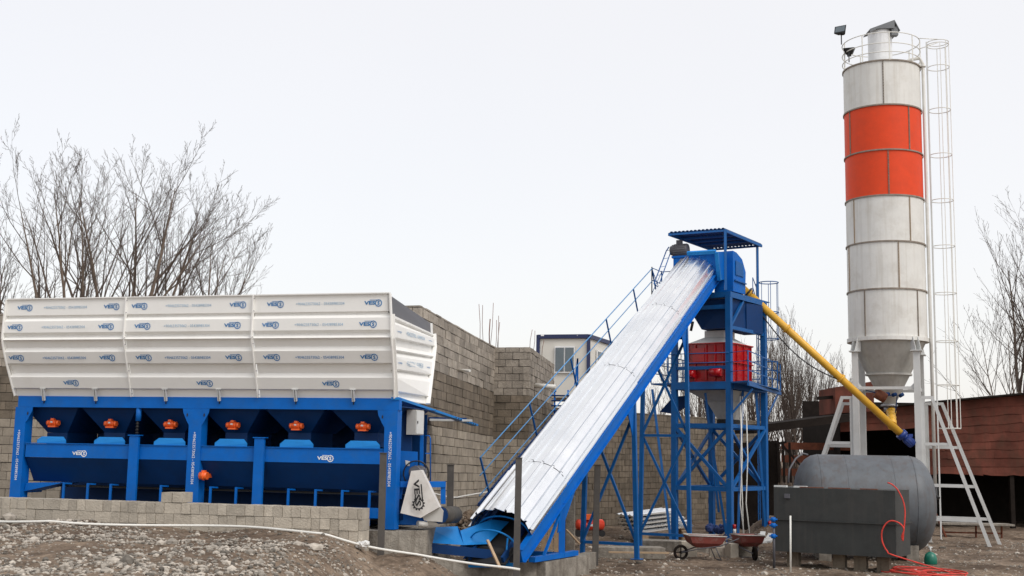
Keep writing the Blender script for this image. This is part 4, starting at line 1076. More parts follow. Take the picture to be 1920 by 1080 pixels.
for nm, v_ in (('FL', -sa-sb), ('FR', sa-sb), ('BL', -sa+sb), ('BR', sa+sb)):
    P = SC + v_; corners[nm] = P; z1 = zs[6]-.45
    n_ = v_.normalized()
    mb = MB(); mb.bar(V((P.x,P.y,-.1)), V((P.x,P.y,z1)), .19, .16, up=sb.normalized()); 
    lg = mb.build('leg', GREYW, si)
    mb = MB(); mb.box(V((P.x,P.y,z1+.015)), .34, .34, .03, sa.normalized(), sb.normalized())
    for s_ in (-.10, .10):
        tdir = V((-n_.y, n_.x, 0)); q = V((P.x,P.y,z1+.03))+tdir*s_
        mb.poly([q+n_*.10, q-n_*.14, q-n_*.14+V((0,0,.42)), q-n_*.02+V((0,0,.42))], tdir*.015)
    mb.build('bracket', GREYW, lg)
mb = MB()
for z_ in (at(1610, 727, 37.8).z,):
    L_ = [corners['FL'], corners['FR'], corners['BR'], corners['BL']]
    for i in range(4):
        a, b = L_[i], L_[(i+1) % 4]; d_ = (b-a).normalized()*.1; mb.bar(V((a.x,a.y,z_))+d_, V((b.x,b.y,z_))-d_, .07, .09)
for i in range(4):
    a, b = L_[i], L_[(i+1) % 4]; d_ = (b-a).normalized()*.1; mb.bar(V((a.x,a.y,.9))+d_, V((b.x,b.y,.9))-d_, .08, .12)
a, b = corners['FL'], corners['FR']
for c_, sg in ((a, 1), (b, -1)):
    d_ = (b-a).normalized()*sg; q = V((c_.x,c_.y,z_-.05))+d_*.1
    mb.poly([q, q+d_*.18, q+V((0,0,.2))], sb.normalized()*.015)
split_build(mb, 'stand_rails', GREYW, si)
# outriggers
sd = sa.normalized()
for nm, sg in (('FL',-1),('BL',-1),('FR',1),('BR',1)):
    P = corners[nm]; zt_o = at(1735, 746, 37.4).z if nm[0] == 'F' else at(1750, 757, 38.8).z
    q = lambda x_, z_: V((P.x, P.y, z_)) + sd*sg*x_
    reach = 1.95 if nm[0] == 'F' else 2.2; arm = .42 if nm[0] == 'F' else .62; mb = MB()
    mb.bar(q(.14, -.05), q(.14, zt_o), .10, .08, up=sb.normalized()); mb.bar(q(.1, zt_o), q(arm+.04, zt_o), .09, .09)
    mb.bar(q(arm, zt_o), q(reach, -.08), .10, .10, up=sb.normalized())
    H_ = zt_o
    for fz in (.68, .40, .17):
        z_ = H_*fz; x_ = arm+(reach-arm)*(1-fz); mb.bar(q(.16, z_), q(x_-.02, z_), .08, .09)
    mb.build('outrigger', GREYW, si)
# top railing
mb = MB(); zt0 = zs[0]
h1 = at(1650, 60, SY-SR).z - zt0
for f_ in (.30, .62, 1.0): mb.ring(V((SC.x,SC.y,zt0+h1*f_)), SR+.02, .016, 44, 5)
for k in range(9):
    a = -3.05+k*2*math.pi/9; p = V((SC.x+math.cos(a)*(SR+.02), SC.y+math.sin(a)*(SR+.02), zt0)); mb.bar(p, p+V((0,0,h1)), .03)
mb.build('railing', PVC, si)
# filter
fc = at(1650, 90, SY); fc.z = 0; mb = MB(); zf0 = zt0+.08; zf1 = at(1650, 62, SY).z
mb.lathe(fc, [(.55, zf0-.08), (.5, zf0+.08), (.40, zf0+.14), (.38, zf0+.16)], 32); mb.m = 1; mb.lathe(fc, [(.385, zf0+.15), (.385, zf1)], 32)
ff_ = mb.build('dust_filter', [SILOD, mat('filter_white', (.72,.73,.74), .35, streak=.4, dirtc=(.5,.5,.5))], si)
mb = MB(); zf = zf1
P = [V((fc.x-.43, fc.y-.4, zf+.0)), V((fc.x+.36, fc.y-.45, zf+.30)), V((fc.x+.52, fc.y+.1, zf+.05)), V((fc.x+.36, fc.y+.45, zf+.30)), V((fc.x-.43, fc.y+.4, zf+.0))]
mb.add([P[0], P[1], P[3], P[4]], [(0,1,2,3)]); mb.add([P[1], V((fc.x+.55, fc.y-.42, zf-.05)), V((fc.x+.55, fc.y+.42, zf-.05)), P[3]], [(0,1,2,3)])
mb.add([P[0], V((fc.x-.43,fc.y-.4,zf-.12)), V((fc.x-.2,fc.y-.42,zf-.0)), V((fc.x+.36,fc.y-.45,zf+.02)), P[1]], [(0,1,2,3,4)])
mb.box(V((fc.x+.38,fc.y-.3,zf-.06)), .22, .2, .28); mb.build('filter_cap', mat('cap_grey', (.16,.17,.18), .5), ff_).modifiers.new('thickness', 'SOLIDIFY').thickness = .02
# fill pipe down the right side
mb = MB(); ap = -.42; pr = SR+.10; p = V((SC.x+math.cos(ap)*pr, SC.y+math.sin(ap)*pr, 0))
mb.tube([V((SC.x+.55,SC.y-.3,zt0+.05)), V((SC.x+.8,SC.y-.4,zt0+.28)), V((p.x-.1,p.y,zt0+.30)), V((p.x,p.y,zt0+.1)), V((p.x,p.y,8)), V((p.x,p.y,1.7))], .055, 10); mb.cyl(V((p.x,p.y,zt0+.0)), V((p.x,p.y,zt0+.05)), .09, 12)
mb.m = 1; mb.tube([V((p.x,p.y,1.7)), V((p.x,p.y,1.45)), V((p.x+.05,p.y-.1,1.35))], .07, 8); mb.m = 0
for z_ in zs[:6]: mb.bar(V((p.x,p.y,z_-.05)), V((p.x-.15,p.y+.05,z_-.05)), .04)
mb.build('fill_pipe', [SILOW, INKB], si)
# ladder + cage
la = -.12; lx = SC.x+math.cos(la)*(SR+.26); ly = SC.y+math.sin(la)*(SR+.26)
ndir = V((math.cos(-.35), math.sin(-.35), 0)); tdir = V((-ndir.y, ndir.x, 0))
mb = MB(); zlt = zt0+h1
for s_ in (-.2, .2): mb.bar(V((lx,ly,.1))+tdir*s_, V((lx,ly,zlt))+tdir*s_, .04, .03)
k = .4
while k < zlt: mb.bar(V((lx,ly,k))-tdir*.2, V((lx,ly,k))+tdir*.2, .022); k += .3
mb.build('ladder', GREYW, si)
mb = MB(); cc = V((lx,ly,0))+ndir*.34; cr_ = .34
for yy in (85, 127, 207, 291, 376, 462, 550, 640, 722, 803):
    z_ = at(1755, yy, cc.y).z; mb.ring(V((cc.x,cc.y,z_)), cr_, .014, 26, 5)
zlo = at(1770, 803, cc.y).z; zhi = at(1755, 85, cc.y).z
for a in (-1.5, -.9, -.15, .7, 1.5): o_ = V((math.cos(a-.2)*cr_, math.sin(a-.2)*cr_, 0)); mb.bar(V((cc.x,cc.y,zlo))+o_, V((cc.x,cc.y,zhi))+o_, .018)
q1 = V((SC.x+math.cos(-.6)*(SR+.02), SC.y+math.sin(-.6)*(SR+.02), zt0+h1)); mb.tube([q1, V((cc.x,cc.y,zt0+h1))+V((-.1,-cr_,0))], .014, 5); mb.tube([q1-V((0,0,h1*.4)), V((cc.x,cc.y,zhi))+V((-.1,-cr_,-.02))], .014, 5)
mb.ring(V((cc.x,cc.y,zt0+h1)), cr_, .014, 26, 5); 
for a in (-.9, -.15): o_ = V((math.cos(a-.2)*cr_, math.sin(a-.2)*cr_, 0)); mb.bar(V((cc.x,cc.y,zhi))+o_, V((cc.x,cc.y,zt0+h1))+o_, .018)
mb.build('ladder_cage', PVC, si)
# outlet valve under cone
mb = MB(); vx = at(1672, 765, SY-.05)
mb.cyl(V((SC.x,SC.y,zc3+.02)), V((SC.x,SC.y,zc3-.04)), .26, 20); mb.cyl(V((SC.x,SC.y,zc3-.04)), V((SC.x,SC.y,zc3-.2)), .17, 16); mb.build('outlet_flange', STEEL, si)
mb = MB()
for k in range(4): mb.cyl(V((SC.x-.5+k*.22, SC.y-.55, zc3+.33-.02*k)), V((SC.x-.38+k*.22, SC.y-.5, zc3+.33)), .06, 8)
mb.tube([V((SC.x-.9,SC.y-.6,zc3+.42)), V((SC.x-.2,SC.y-.6,zc3+.28)), V((SC.x+.1,SC.y-.5,zc3+.3)), V((SC.x+.05,SC.y-.4,zc3-.3))], .018, 5); mb.build('aeration_valves', NAVY, si)
mb = MB(); mb.cyl(at(1641,736,37.9), at(1660,747,37.9), .16, 14); mb.build('vibrator', RUST, si)

# floodlights on railing
def flood(name, px, py, Y, label, tilt, yaw):
    p = at(px, py, Y); t = thing(name, label, 'floodlight', tuple(p), 'floodlights on the silo railing')
    Z = V((math.sin(yaw)*math.cos(tilt), -math.cos(yaw)*math.cos(tilt), math.sin(tilt))).normalized(); X = V((math.cos(yaw), math.sin(yaw), 0)); Yd = Z.cross(X).normalized()
    mb = MB(); f = [p+X*a*.19+Yd*b*.14+Z*.09 for a, b in ((-1,-1),(1,-1),(1,1),(-1,1))]; bk_ = [p+X*a*.11+Yd*b*.08-Z*.10 for a, b in ((-1,-1),(1,-1),(1,1),(-1,1))]
    mb.hexa(bk_+f); mb.box(p-Z*.13, .13, .1, .08, X, Yd, Z); mb.bar(p-Z*.05-Yd*.1, p-Z*.05-Yd*.1-V((0,0,.34)), .03); mb.build('housing', INKB, t)
    mb = MB(); mb.poly([p+X*a*.155+Yd*b*.105+Z*.094 for a, b in ((-1,-1),(1,-1),(1,1),(-1,1))], Z*.006); mb.build('lens', GLASS, t)
flood('floodlight', 1577, 58, SY-.9, 'square black floodlight raised above the silo railing', R(20), R(-35))
flood('floodlight', 1592, 96, SY-.2, 'black floodlight lying flat behind the lower silo rails', R(82), R(-20))

# ------------------------------------------------------------------ yellow screw conveyor
S0 = tp_(1.0, .85, 0); s_top = at(1393, 541, 36.9); s_bot = at(1688, 812, SY-1.25)
sc = thing('screw_conveyor', 'long yellow screw conveyor tube sloping from the silo outlet up to the tower', 'screw conveyor', (s_bot.x, s_bot.y, 0))
mb = MB(); mb.cyl(s_top, s_bot, .115, 22); tu = mb.build('tube', YELLOW, sc)
sdv = (s_bot-s_top).normalized()
mb = MB()
for px in (1404, 1475, 1577):
    f_ = (px-1393)/(1688-1393); c = s_top.lerp(s_bot, f_); mb.cyl(c-sdv*.03, c+sdv*.03, .155, 20)
mb.build('flange', YELLOW, tu)
mb = MB(); c = s_top.lerp(s_bot, .03); mb.m = 1; mb.ring(c, .17, .03, 20, 5, V((0,1,0)), sdv.cross(V((0,1,0))).normalized()); mb.m = 0; mb.build('hanger_strap', [STEEL, INKB], sc)
mb = MB(); mc2 = s_bot; mb.cyl(mc2, mc2+sdv*.14, .17, 20); mb.cyl(mc2+sdv*.14, mc2+sdv*.22, .12, 18); mb.cyl(mc2+sdv*.22, mc2+sdv*.52, .13, 20)
for q in range(14):
    a = q*.449; o_ = (V((0,1,0))*math.cos(a)+sdv.cross(V((0,1,0))).normalized()*math.sin(a))*.135; mb.bar(mc2+sdv*.24+o_, mc2+sdv*.48+o_, .014, .02)
mb.box(mc2+sdv*.33+V((.06,0,.15)), .13, .12, .09); mb.build('gear_motor', mat('motor_blue', (.01,.04,.22), .35), sc)
mb = MB(); ib = at(1673, 803, SY-1.2); it = at(1673, 772, SY-.9)
ptz = [V((SC.x,SC.y,zc3-.2)), V((SC.x+.02,SC.y-.15,zc3-.32)), it+V((0,.4,-.2)), ib+V((-.06,.15,.05))]
it0 = V((SC.x+.02, SC.y-.1, zc3-.2)); it1 = s_top.lerp(s_bot, .95)
for k in range(7):
    a = it0.lerp(it1, k/7); b = it0.lerp(it1, (k+1)/7); r_ = .16 if k in (0,) else .12+.025*(k % 2); mb.cyl(a, b, r_, 16, .12+.025*((k+1) % 2))
mb.build('inlet_boot', YELLOW, sc)
mb = MB(); pts = []
for k in range(17):
    f_ = k/16; p = s_top.lerp(s_bot, .05+.55*f_); pts.append(p+V((0,-.02,-.13-.55*math.sin(math.pi*f_)*.75)))
mb.tube(pts, .02, 5); mb.build('power_cable', INKB, sc)
# ------------------------------------------------------------------ tanks
TY = 31.7; tl, tr_ = at(1487, 940, TY+.3), at(1752, 940, TY-.2)
tr_.z = tl.z = at(1620, 943, TY).z; tax = (tr_-tl); TLn = tax.length; tax.normalize(); trd = at(1600, 943, TY).z*0 + (at(1600, 853, TY).z - tl.z)
tk = thing('water_tank', 'large grey cylindrical water tank lying on its side below the silo', 'tank', (tl.x, tl.y, 0))
pf = []
hd = .62
for k in range(7): a = math.pi/2*k/6; pf.append((trd*math.sin(a)**.8 if k else 0.0, hd*(1-math.cos(a))))
pf += [(trd, TLn*f_) for f_ in (.35, .65)]
for k in range(7): a = math.pi/2*(6-k)/6; pf.append((trd*math.sin(a)**.8 if k < 6 else 0.0, TLn-hd*(1-math.cos(a))))
px_ = tax.cross(V((0,0,1))).normalized()
mb = MB(); mb.lathe(tl, pf, 64, X=px_, Y=V((0,0,1)), Z=tax); tb_ = mb.build('shell', TANK, tk)
mb = MB()
for f_ in (.36, .68): c = tl+tax*TLn*f_; mb.ring(c, trd+.0, .006, 60, 4, px_, V((0,0,1)))
for x_ in (hd, TLn-hd): mb.ring(tl+tax*x_, trd+.001, .009, 60, 4, px_, V((0,0,1)))
split_build(mb, 'weld_seams', TANK, tb_)
mb = MB()
for f_ in (.2, .8):
    c = tl+tax*TLn*f_; c = V((c.x,c.y,0)); mb.box(c+V((0,0,.12)), .3, 1.6, .55, tax, px_)
split_build(mb, 'saddle', CONC, tk)
mb = MB(); h0 = at(1478, 905, 30.3); mb.tube([h0, at(1480,880,30.4), at(1492,860,30.5), at(1505,850,30.6), at(1515,853,30.6)], .025, 6); mb.build('vent_pipe', DGREY, tk)
# box tank
BY = 28.3; b0 = at(1452, 1033, BY+.7); b1 = at(1681, 1046, BY-.75); b0.z = b1.z = 0
zb_t = at(1600, 917, BY).z; zb_b = at(1600, 1040, BY).z; zb_m = at(1600, 979, BY).z
bd = (b1-b0); bl = bd.length; bd.normalize(); bn = V((-bd.y, bd.x, 0))*1.35
bx = thing('box_tank', 'dark grey rectangular steel tank with a red hose draped over its right end', 'tank', (b0.x, b0.y, 0))
mb = MB()
def quad(z0, z1, g=0, sk_=0):
    P = [b0-bd*g, b1+bd*g, b1+bd*g+bn, b0-bd*g+bn]
    return [V((p.x,p.y,z0))-bn.normalized()*(g if i < 2 else -g) for i, p in enumerate(P)]+[V((p.x,p.y,z1))-bn.normalized()*(g if i < 2 else -g) for i, p in enumerate(P)]
mb.hexa(quad(zb_b, zb_m-.012)); mb.hexa(quad(zb_m+.012, zb_t)); mb.build('shell', BOXT, bx)
mb = MB(); mb.hexa(quad(zb_m-.01, zb_m+.01, .045)); mb.build('flange', BOXT, bx)
mb = MB()
for (f0, f1) in ((.22,.42),(.46,.64),(.72,.86)):
    p = b0.lerp(b1, f0); q = b0.lerp(b1, f1); mb.bar(V((p.x,p.y,zb_t+.014))+bn.normalized()*.04, V((q.x,q.y,zb_t+.014))+bn.normalized()*.04, .05, .02)
split_build(mb, 'rim_strips', RUST, bx)
mb = MB()
for f_ in (.05, .22): p = b0.lerp(b1, f_); mb.box(V((p.x,p.y,zb_t+.02))+bn.normalized()*.1, .3, .12, .04, bd, bn.normalized())
split_build(mb, 'lid_blocks', GREYW, bx)
mb = MB(); p = b0.lerp(b1, .12); mb.box(V((p.x,p.y,zb_t-.2))-bn.normalized()*.04, .12, .06, .1, bd, bn.normalized()); mb.build('junction_box', DGREY, bx)
i_ = 0
for f_, dv_ in ((.12, .3), (.5, .35), (.68, .3), (.86, .35)):
    p = b0.lerp(b1, f_)+bn*dv_; g_ = gh(p.x, p.y); mb = MB(); mb.box(V((0,0,0)), .28, .2, zb_b-g_-.002+.03, bd, bn.normalized())
    o = mb.build('support_block', BLOCKD, None, (0,0,0)); o.location = (p.x, p.y, (zb_b+g_-.03)/2-.002)
    tag(o, ['support block under the left end of the dark box tank', 'support block under the middle of the dark box tank', 'pale support block right of middle below the dark box tank', 'support block under the hose end of the dark box tank'][i_], 'concrete block', 'blocks holding up the box tank'); i_ += 1
# red hose
hp_ = [(1664,905),(1672,908),(1682,917),(1690,931),(1695,945),(1697,960),(1696,980),(1694,1000),(1693,1014),(1691,1005),(1695,993),(1690,984),(1680,978),(1668,977),(1658,986),(1653,1000),(1655,1018),(1664,1034),(1678,1042)]
mb = MB(); pts = [at(x, y, BY-.80-(.03 if k > 8 else 0)+(1681-x)*.004) for k, (x, y) in enumerate(hp_)]
# subdivide smoothly
def smooth(p, n=3):
    o = []
    for i in range(len(p)-1):
        a, b, c, d_ = p[max(i-1,0)], p[i], p[i+1], p[min(i+2,len(p)-1)]
        for k in range(n):
            t = k/n; o.append(0.5*((2*b)+(-a+c)*t+(2*a-5*b+4*c-d_)*t*t+(-a+3*b-3*c+d_)*t**3))
    o.append(p[-1]); return o
cx, cy = at(1735, 1050, 27.9).x, 27.9
for k in range(40):
    a = k*.6; r_ = .50+.32*math.sin(k*.43); x_ = cx+math.cos(a)*r_*1.25; y_ = cy+math.sin(a)*r_*.9; pts.append(V((x_, y_, gh(x_, y_)+.03+.0012*k)))
mb.tube(smooth(pts), .017, 6)
tag(mb.build('hose', HOSE, None, (cx, cy, 0)), 'red hose hanging off the dark box tank into a tangled coil on the dirt', 'hose')
# stake, valve pipe, bottle
p = at(1482, 1053, 27.6); q = at(1482, 967, 27.6); mb = MB(); mb.tube([V((p.x,p.y,gh(p.x,p.y)-.1)), q], .022, 8)
tag(mb.build('stake', PVC, None, (p.x,p.y,0)), 'thin white stake upright in front of the dark box tank', 'stake')
vp = at(1451, 1010, 28.3); mb = MB(); mb.cyl(V((vp.x,vp.y,0)), V((vp.x,vp.y,at(0,965,28.3).z*0+at(1451,972,28.3).z)), .03, 8)
t = thing('valve_pipe', 'upright water pipe with blue valves at the left of the box tank', 'valve pipe', (vp.x, vp.y, 0)); 
for o_ in [mb.build('pipe', DGREY, t)]: pass
for yy in (974, 985, 1005):
    mb = MB(); c = at(1450, yy, 28.3); mb.cyl(c-V((0,0,.05)), c+V((0,0,.05)), .055, 12); mb.cyl(c-V((.09,0,0)), c+V((.09,0,0)), .02, 8); mb.build('valve', BLUE, t)
gb = at(1744, 1018, 30.0); t = thing('gas_bottle', 'green rounded gas bottle by the right end of the water tank', 'gas bottle', (gb.x, gb.y, gh(gb.x,gb.y)))
mb = MB(); g0_ = gh(gb.x, gb.y); mb.lathe(V((gb.x,gb.y,g0_)), [(0,0),(.13,.0),(.15,.04),(.15,.17),(.12,.26),(.05,.31),(0,.31)], 24); mb.build('body', GREEN, t)
mb = MB(); mb.cyl(V((gb.x,gb.y,g0_+.31)), V((gb.x,gb.y,g0_+.42)), .025, 8); mb.cyl(V((gb.x-.05,gb.y,g0_+.42)), V((gb.x+.05,gb.y,g0_+.42)), .02, 8); mb.build('valve', GREYW, t)

# ------------------------------------------------------------------ shed on the right
SHY = 47.0
sh = thing('tin_shed', 'long shed with a rusty red tin front above a black open bay', 'shed', tuple(V((at(1740,1000,SHY).x, SHY, 0))))
mb = MB(); rn = random.Random(5)
zt_a = at(1745,757,SHY).z; zt_b = at(1960,737,SHY).z; zbm = at(1840, 889, SHY).z; xL = at(1575, 800, SHY).x; xR = 30.0
nrow = 9; XC = at(1722,800,SHY).x
def ztop(x): return zt_a + (zt_b-zt_a)*(x-at(1745,757,SHY).x)/(at(1960,737,SHY).x-at(1745,757,SHY).x)
x = xL; kk = 0
for r_ in range(nrow):
    x = xL - rn.uniform(0, .6)
    while x < xR:
        wd = rn.uniform(1.3, 3.4); x2 = min(xR, x+wd); f0, f1 = r_/nrow, (r_+1)/nrow
        if r_ < 6:
            if x2 < XC: x = x2; continue
            x = max(x, XC)
        xa = max(x, xL); z00 = zbm+(ztop(xa)-zbm)*f0; z01 = zbm+(ztop(xa)-zbm)*f1; z10 = zbm+(ztop(x2)-zbm)*f0; z11 = zbm+(ztop(x2)-zbm)*f1
        # sheets overlap, lower edge kicked out and slightly wavy
        m_ = 6; vs = []
        for k in range(m_+1):
            xx = xa+(x2-xa)*k/m_; za = z00+(z10-z00)*k/m_; zb_ = z01+(z11-z01)*k/m_
            vs += [V((xx, SHY-.045-rn.uniform(0,.02), za-.03+rn.uniform(-.03,.03))), V((xx, SHY-.03, zb_))]
        if x2 > xa: mb.add(vs, [(2*k, 2*k+2, 2*k+3, 2*k+1) for k in range(m_)])
        x = x2
mb.build('tin_cladding', TIN, sh).modifiers.new('thickness', 'SOLIDIFY').thickness = .01
mb = MB(); a = V((xL-.1, SHY-.2, ztop(xL)+.05)); b = V((xR, SHY-.2, ztop(xR)+.05)); mb.bar(a, b, .4, .07)
mb.add([a+V((0,0,.03)), b+V((0,0,.03)), b+V((0,9,-.3)), a+V((0,9,-.3))], [(0,1,2,3)])
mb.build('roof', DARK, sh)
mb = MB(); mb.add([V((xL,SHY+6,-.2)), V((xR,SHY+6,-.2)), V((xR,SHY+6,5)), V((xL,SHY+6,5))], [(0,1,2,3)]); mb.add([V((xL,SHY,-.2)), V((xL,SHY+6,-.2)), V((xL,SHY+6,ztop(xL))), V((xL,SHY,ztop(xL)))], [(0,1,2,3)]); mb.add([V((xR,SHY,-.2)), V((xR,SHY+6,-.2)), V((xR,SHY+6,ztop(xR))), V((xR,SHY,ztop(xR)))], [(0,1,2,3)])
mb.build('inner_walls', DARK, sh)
for px in (1600, 1745, 1900, 1990):
    mb = MB(); p = at(px, 950, SHY); mb.bar(V((p.x,SHY+.1,-.1)), V((p.x,SHY+.1,zbm)), .16); mb.build('post', DARK, sh)
# raised box end of the shed at left
mb = MB(); e0, e1 = at(1567,800,45.6), at(1640,800,45.6); ez0, ez1 = at(1567,775,45.6).z, at(1567,726,45.6).z
mb.hexa([V((e0.x,45.6,ez0)), V((e1.x,45.6,ez0+.1)), V((e1.x,48,ez0+.1)), V((e0.x,48,ez0)), V((e0.x,45.6,ez1)), V((e1.x,45.6,ez1+.25)), V((e1.x,48,ez1+.25)), V((e0.x,48,ez1))])
mb.build('gable_box', TIN, sh)
mb = MB(); mb.bar(at(1532,747,46), at(1568,744,46), .2, .12)
mb.bar(at(1395,806,44), at(1605,780,46), 1.2, .28); mb.build('eave_beam', DARK, sh)
# dark bin under trees behind the tower
mb = MB(); p0, p1 = at(1390,830,43), at(1455,826,43)
mb.hexa([V((p0.x,43,-.1)), V((p1.x,43,-.1)), V((p1.x,44.5,-.1)), V((p0.x,44.5,-.1)), V((p0.x,43,p0.z)), V((p1.x+.1,43,p0.z+.1)), V((p1.x+.1,44.5,p0.z+.1)), V((p0.x,44.5,p0.z))])
t = thing('dark_bin', 'dark timber bin at the back of the yard right of the tower', 'bin', (p0.x, 43, 0)); mb.build('body', DARK, t)
mb = MB(); mb.bar(at(1455,832,43), at(1474,829,43), .1, .08); 
for px in (1458, 1468, 1480): mb.bar(at(px,830,42.8), at(px+3,905,42.8), .07)
mb.bar(at(1465,832,42.8), at(1500,872,42.8), .06); mb.build('side_frame', DARK, t)
mb = MB()
for y0 in (836, 860, 885): mb.bar(at(1465,y0,48), at(1600,y0+2,48), .06, .28)
tag(mb.build('board_fence', RUST, None, (at(1530,860,48).x, 48, 0)), 'rusty brown board fence low behind the water tank', 'fence')
# rack at right
t = thing('metal_rack', 'low rusty metal rack standing on the dirt right of the silo outriggers', 'rack', tuple(V((at(1830,1015,41).x,41,0))))
mb = MB(); r0, r1 = at(1758,981,41), at(1895,984,41); mb.bar(r0, r1, .7, .06); mb.build('top_board', CONC, t)
mb = MB()
for yy in (998, 1012): mb.bar(at(1765,yy,41), at(1878,yy+2,41), .05)
for px in (1765, 1830, 1878): mb.bar(at(px,984,41), at(px,1022,41), .05)
mb.build('frame', RUST, t)
mb = MB(); mb.bar(at(1753,960,40.5), at(1780,1022,40.5), .12, .05); tag(mb.build('leaning_board', RUST, None, tuple(at(1780,1022,40.5))), 'brown board leaning behind the green gas bottle', 'board')

# ------------------------------------------------------------------ pit kerb
K = [at(728,1036,23.4), at(1018,1050,24.7), at(1118,1033,28.2)]
mb = MB(); zk = [.50, .33, .30]; rn = random.Random(9)
def kerb(a, b, za, zb, th=.22, n=14):
    d_ = (b-a); d_.z = 0; nn = V((-d_.y, d_.x, 0)).normalized()*th
    for k in range(n):
        p = a.lerp(b, k/n); q = a.lerp(b, (k+1)/n); z0_ = za+(zb-za)*k/n; z1_ = za+(zb-za)*(k+1)/n
        mb.hexa([V((p.x,p.y,-.2)), V((q.x,q.y,-.2)), V((q.x,q.y,-.2))+nn, V((p.x,p.y,-.2))+nn, V((p.x,p.y,z0_)), V((q.x,q.y,z1_)), V((q.x,q.y,z1_))+nn, V((p.x,p.y,z0_))+nn])
kerb(K[0], K[1], zk[0], zk[1]); kerb(K[1], K[2], zk[1], zk[2])
kerb(K[1]+V((-.1,1.2,0)), K[2]+V((-1.0,.1,0)), .33, .33, .15)
tag(mb.build('pit_kerb', CONC, None, (K[0].x, K[0].y, 0)), 'low weathered concrete kerb round the foot of the conveyor', 'kerb')
# pads and loose blocks
def block(px, py, Y, w_, d_, h_, label, rz=0., m_=BLOCK, cat='concrete block', group='loose blocks and slabs by the tower foot', name='concrete_block'):
    p = at(px, py, Y); g_ = gh(p.x, p.y); mb = MB(); X = V((math.cos(rz), math.sin(rz), 0)); Yv_ = V((-math.sin(rz), math.cos(rz), 0))
    mb.box(V((p.x, p.y, g_+h_/2-.03)), w_, d_, h_, X, Yv_)
    o = mb.build(name, m_, None, (p.x, p.y, g_)); bv = o.modifiers.new('bevel', 'BEVEL'); bv.width = .012; return tag(o, label, cat, group)
block(1180, 1030, 31.0, 1.7, .6, .28, 'long broken concrete slab on the dirt right of the third dark post', .1, CONC)
block(1262, 1018, 33.4, 1.9, .7, .30, 'concrete pad under the front left tower leg', -.3, CONC)
block(1290, 1030, 31.3, .42, .2, .42, 'block just left of the red wheelbarrow wheel', .2, BLOCKL)
block(1345, 1038, 31.5, .42, .2, .26, 'grey block behind the rusty wheelbarrow wheel', -.1, BLOCK)
block(1372, 1032, 31.2, .22, .4, .36, 'narrow upright block between the two wheelbarrows', .2, BLOCKL)
block(1388, 1022, 32.0, .55, .5, .48, 'large cube of concrete beside the right wheelbarrow', .1, CONC)
block(1335, 1003, 34.2, .62, .4, .36, 'pale block between the tower legs', .05, BLOCKL)
mb = MB(); mb.box(at(1198,1036,30.4), 1.5, .08, .04, V((1,.05,0)).normalized()); tag(mb.build('plank', WOOD, None, tuple(at(1198,1036,30.4))), 'thin pale plank lying before the broken concrete slab', 'plank')

# wheelbarrows
def wheelbarrow(loc, rz, label, first=None):
    if first: return copy_thing(first, loc, label, rz)
    t = thing('wheelbarrow', label, 'wheelbarrow', (0,0,0), 'wheelbarrows by the tower')
    mb = MB(); tr = [(-.48,-.32,.62),(.46,-.32,.60),(.46,.32,.60),(-.48,.32,.62)]; bt = [(-.26,-.16,.33),(.18,-.18,.30),(.18,.18,.30),(-.26,.16,.33)]
    md_ = [(-.40,-.27,.44),(.36,-.28,.42),(.36,.28,.42),(-.40,.27,.44)]
    vs = [V(p) for p in bt+md_+tr]; mb.add(vs, [(3,2,1,0)]+[(i,(i+1)%4,4+(i+1)%4,4+i) for i in range(4)]+[(4+i,4+(i+1)%4,8+(i+1)%4,8+i) for i in range(4)])
    o = mb.build('tray', mat('barrow_red', (.22,.05,.04), .6, dirt=.6, dirtc=(.3,.27,.24), dscale=5), t); o.modifiers.new('thickness', 'SOLIDIFY').thickness = .012
    mb = MB(); mb.tube([V(p) for p in tr]+[V(tr[0])], .016, 6); mb.build('rim', CABGREY, o)
    mb = MB()
    for s_ in (-.2, .2): mb.tube([V((-.62,s_*.25,.19)), V((-.2,s_*1.1,.30)), V((.3,s_*1.2,.36)), V((.78,s_*1.3,.55))], .016, 6); mb.tube([V((.2,s_*1.15,.33)), V((.34,s_*1.2,.02))], .014, 6)
    mb.bar(V((.34,-.24,.02)), V((.34,.24,.02)), .03); mb.build('frame', DGREY, t)
    mb = MB(); mb.ring(V((-.62,0,.19)), .155, .035, 22, 8, V((1,0,0)), V((0,0,1))); mb.cyl(V((-.62,-.05,.19)), V((-.62,.05,.19)), .03, 8)
    for a in range(4): mb.bar(V((-.62,0,.19)), V((-.62+math.cos(a*1.57)*.14,0,.19+math.sin(a*1.57)*.14)), .02)
    mb.build('wheel', DARK, t)
    t.location = loc; t.rotation_euler[2] = rz; return t
p = at(1322, 1040, 30.6); w1_ = wheelbarrow((p.x, p.y, gh(p.x,p.y)), R(8), 'rusty red wheelbarrow side on, pale rim, in front of the tower legs')
p = at(1402, 1038, 31.2); wheelbarrow((p.x, p.y, gh(p.x,p.y)), R(95), 'second wheelbarrow seen end on, just left of the box tank', w1_)
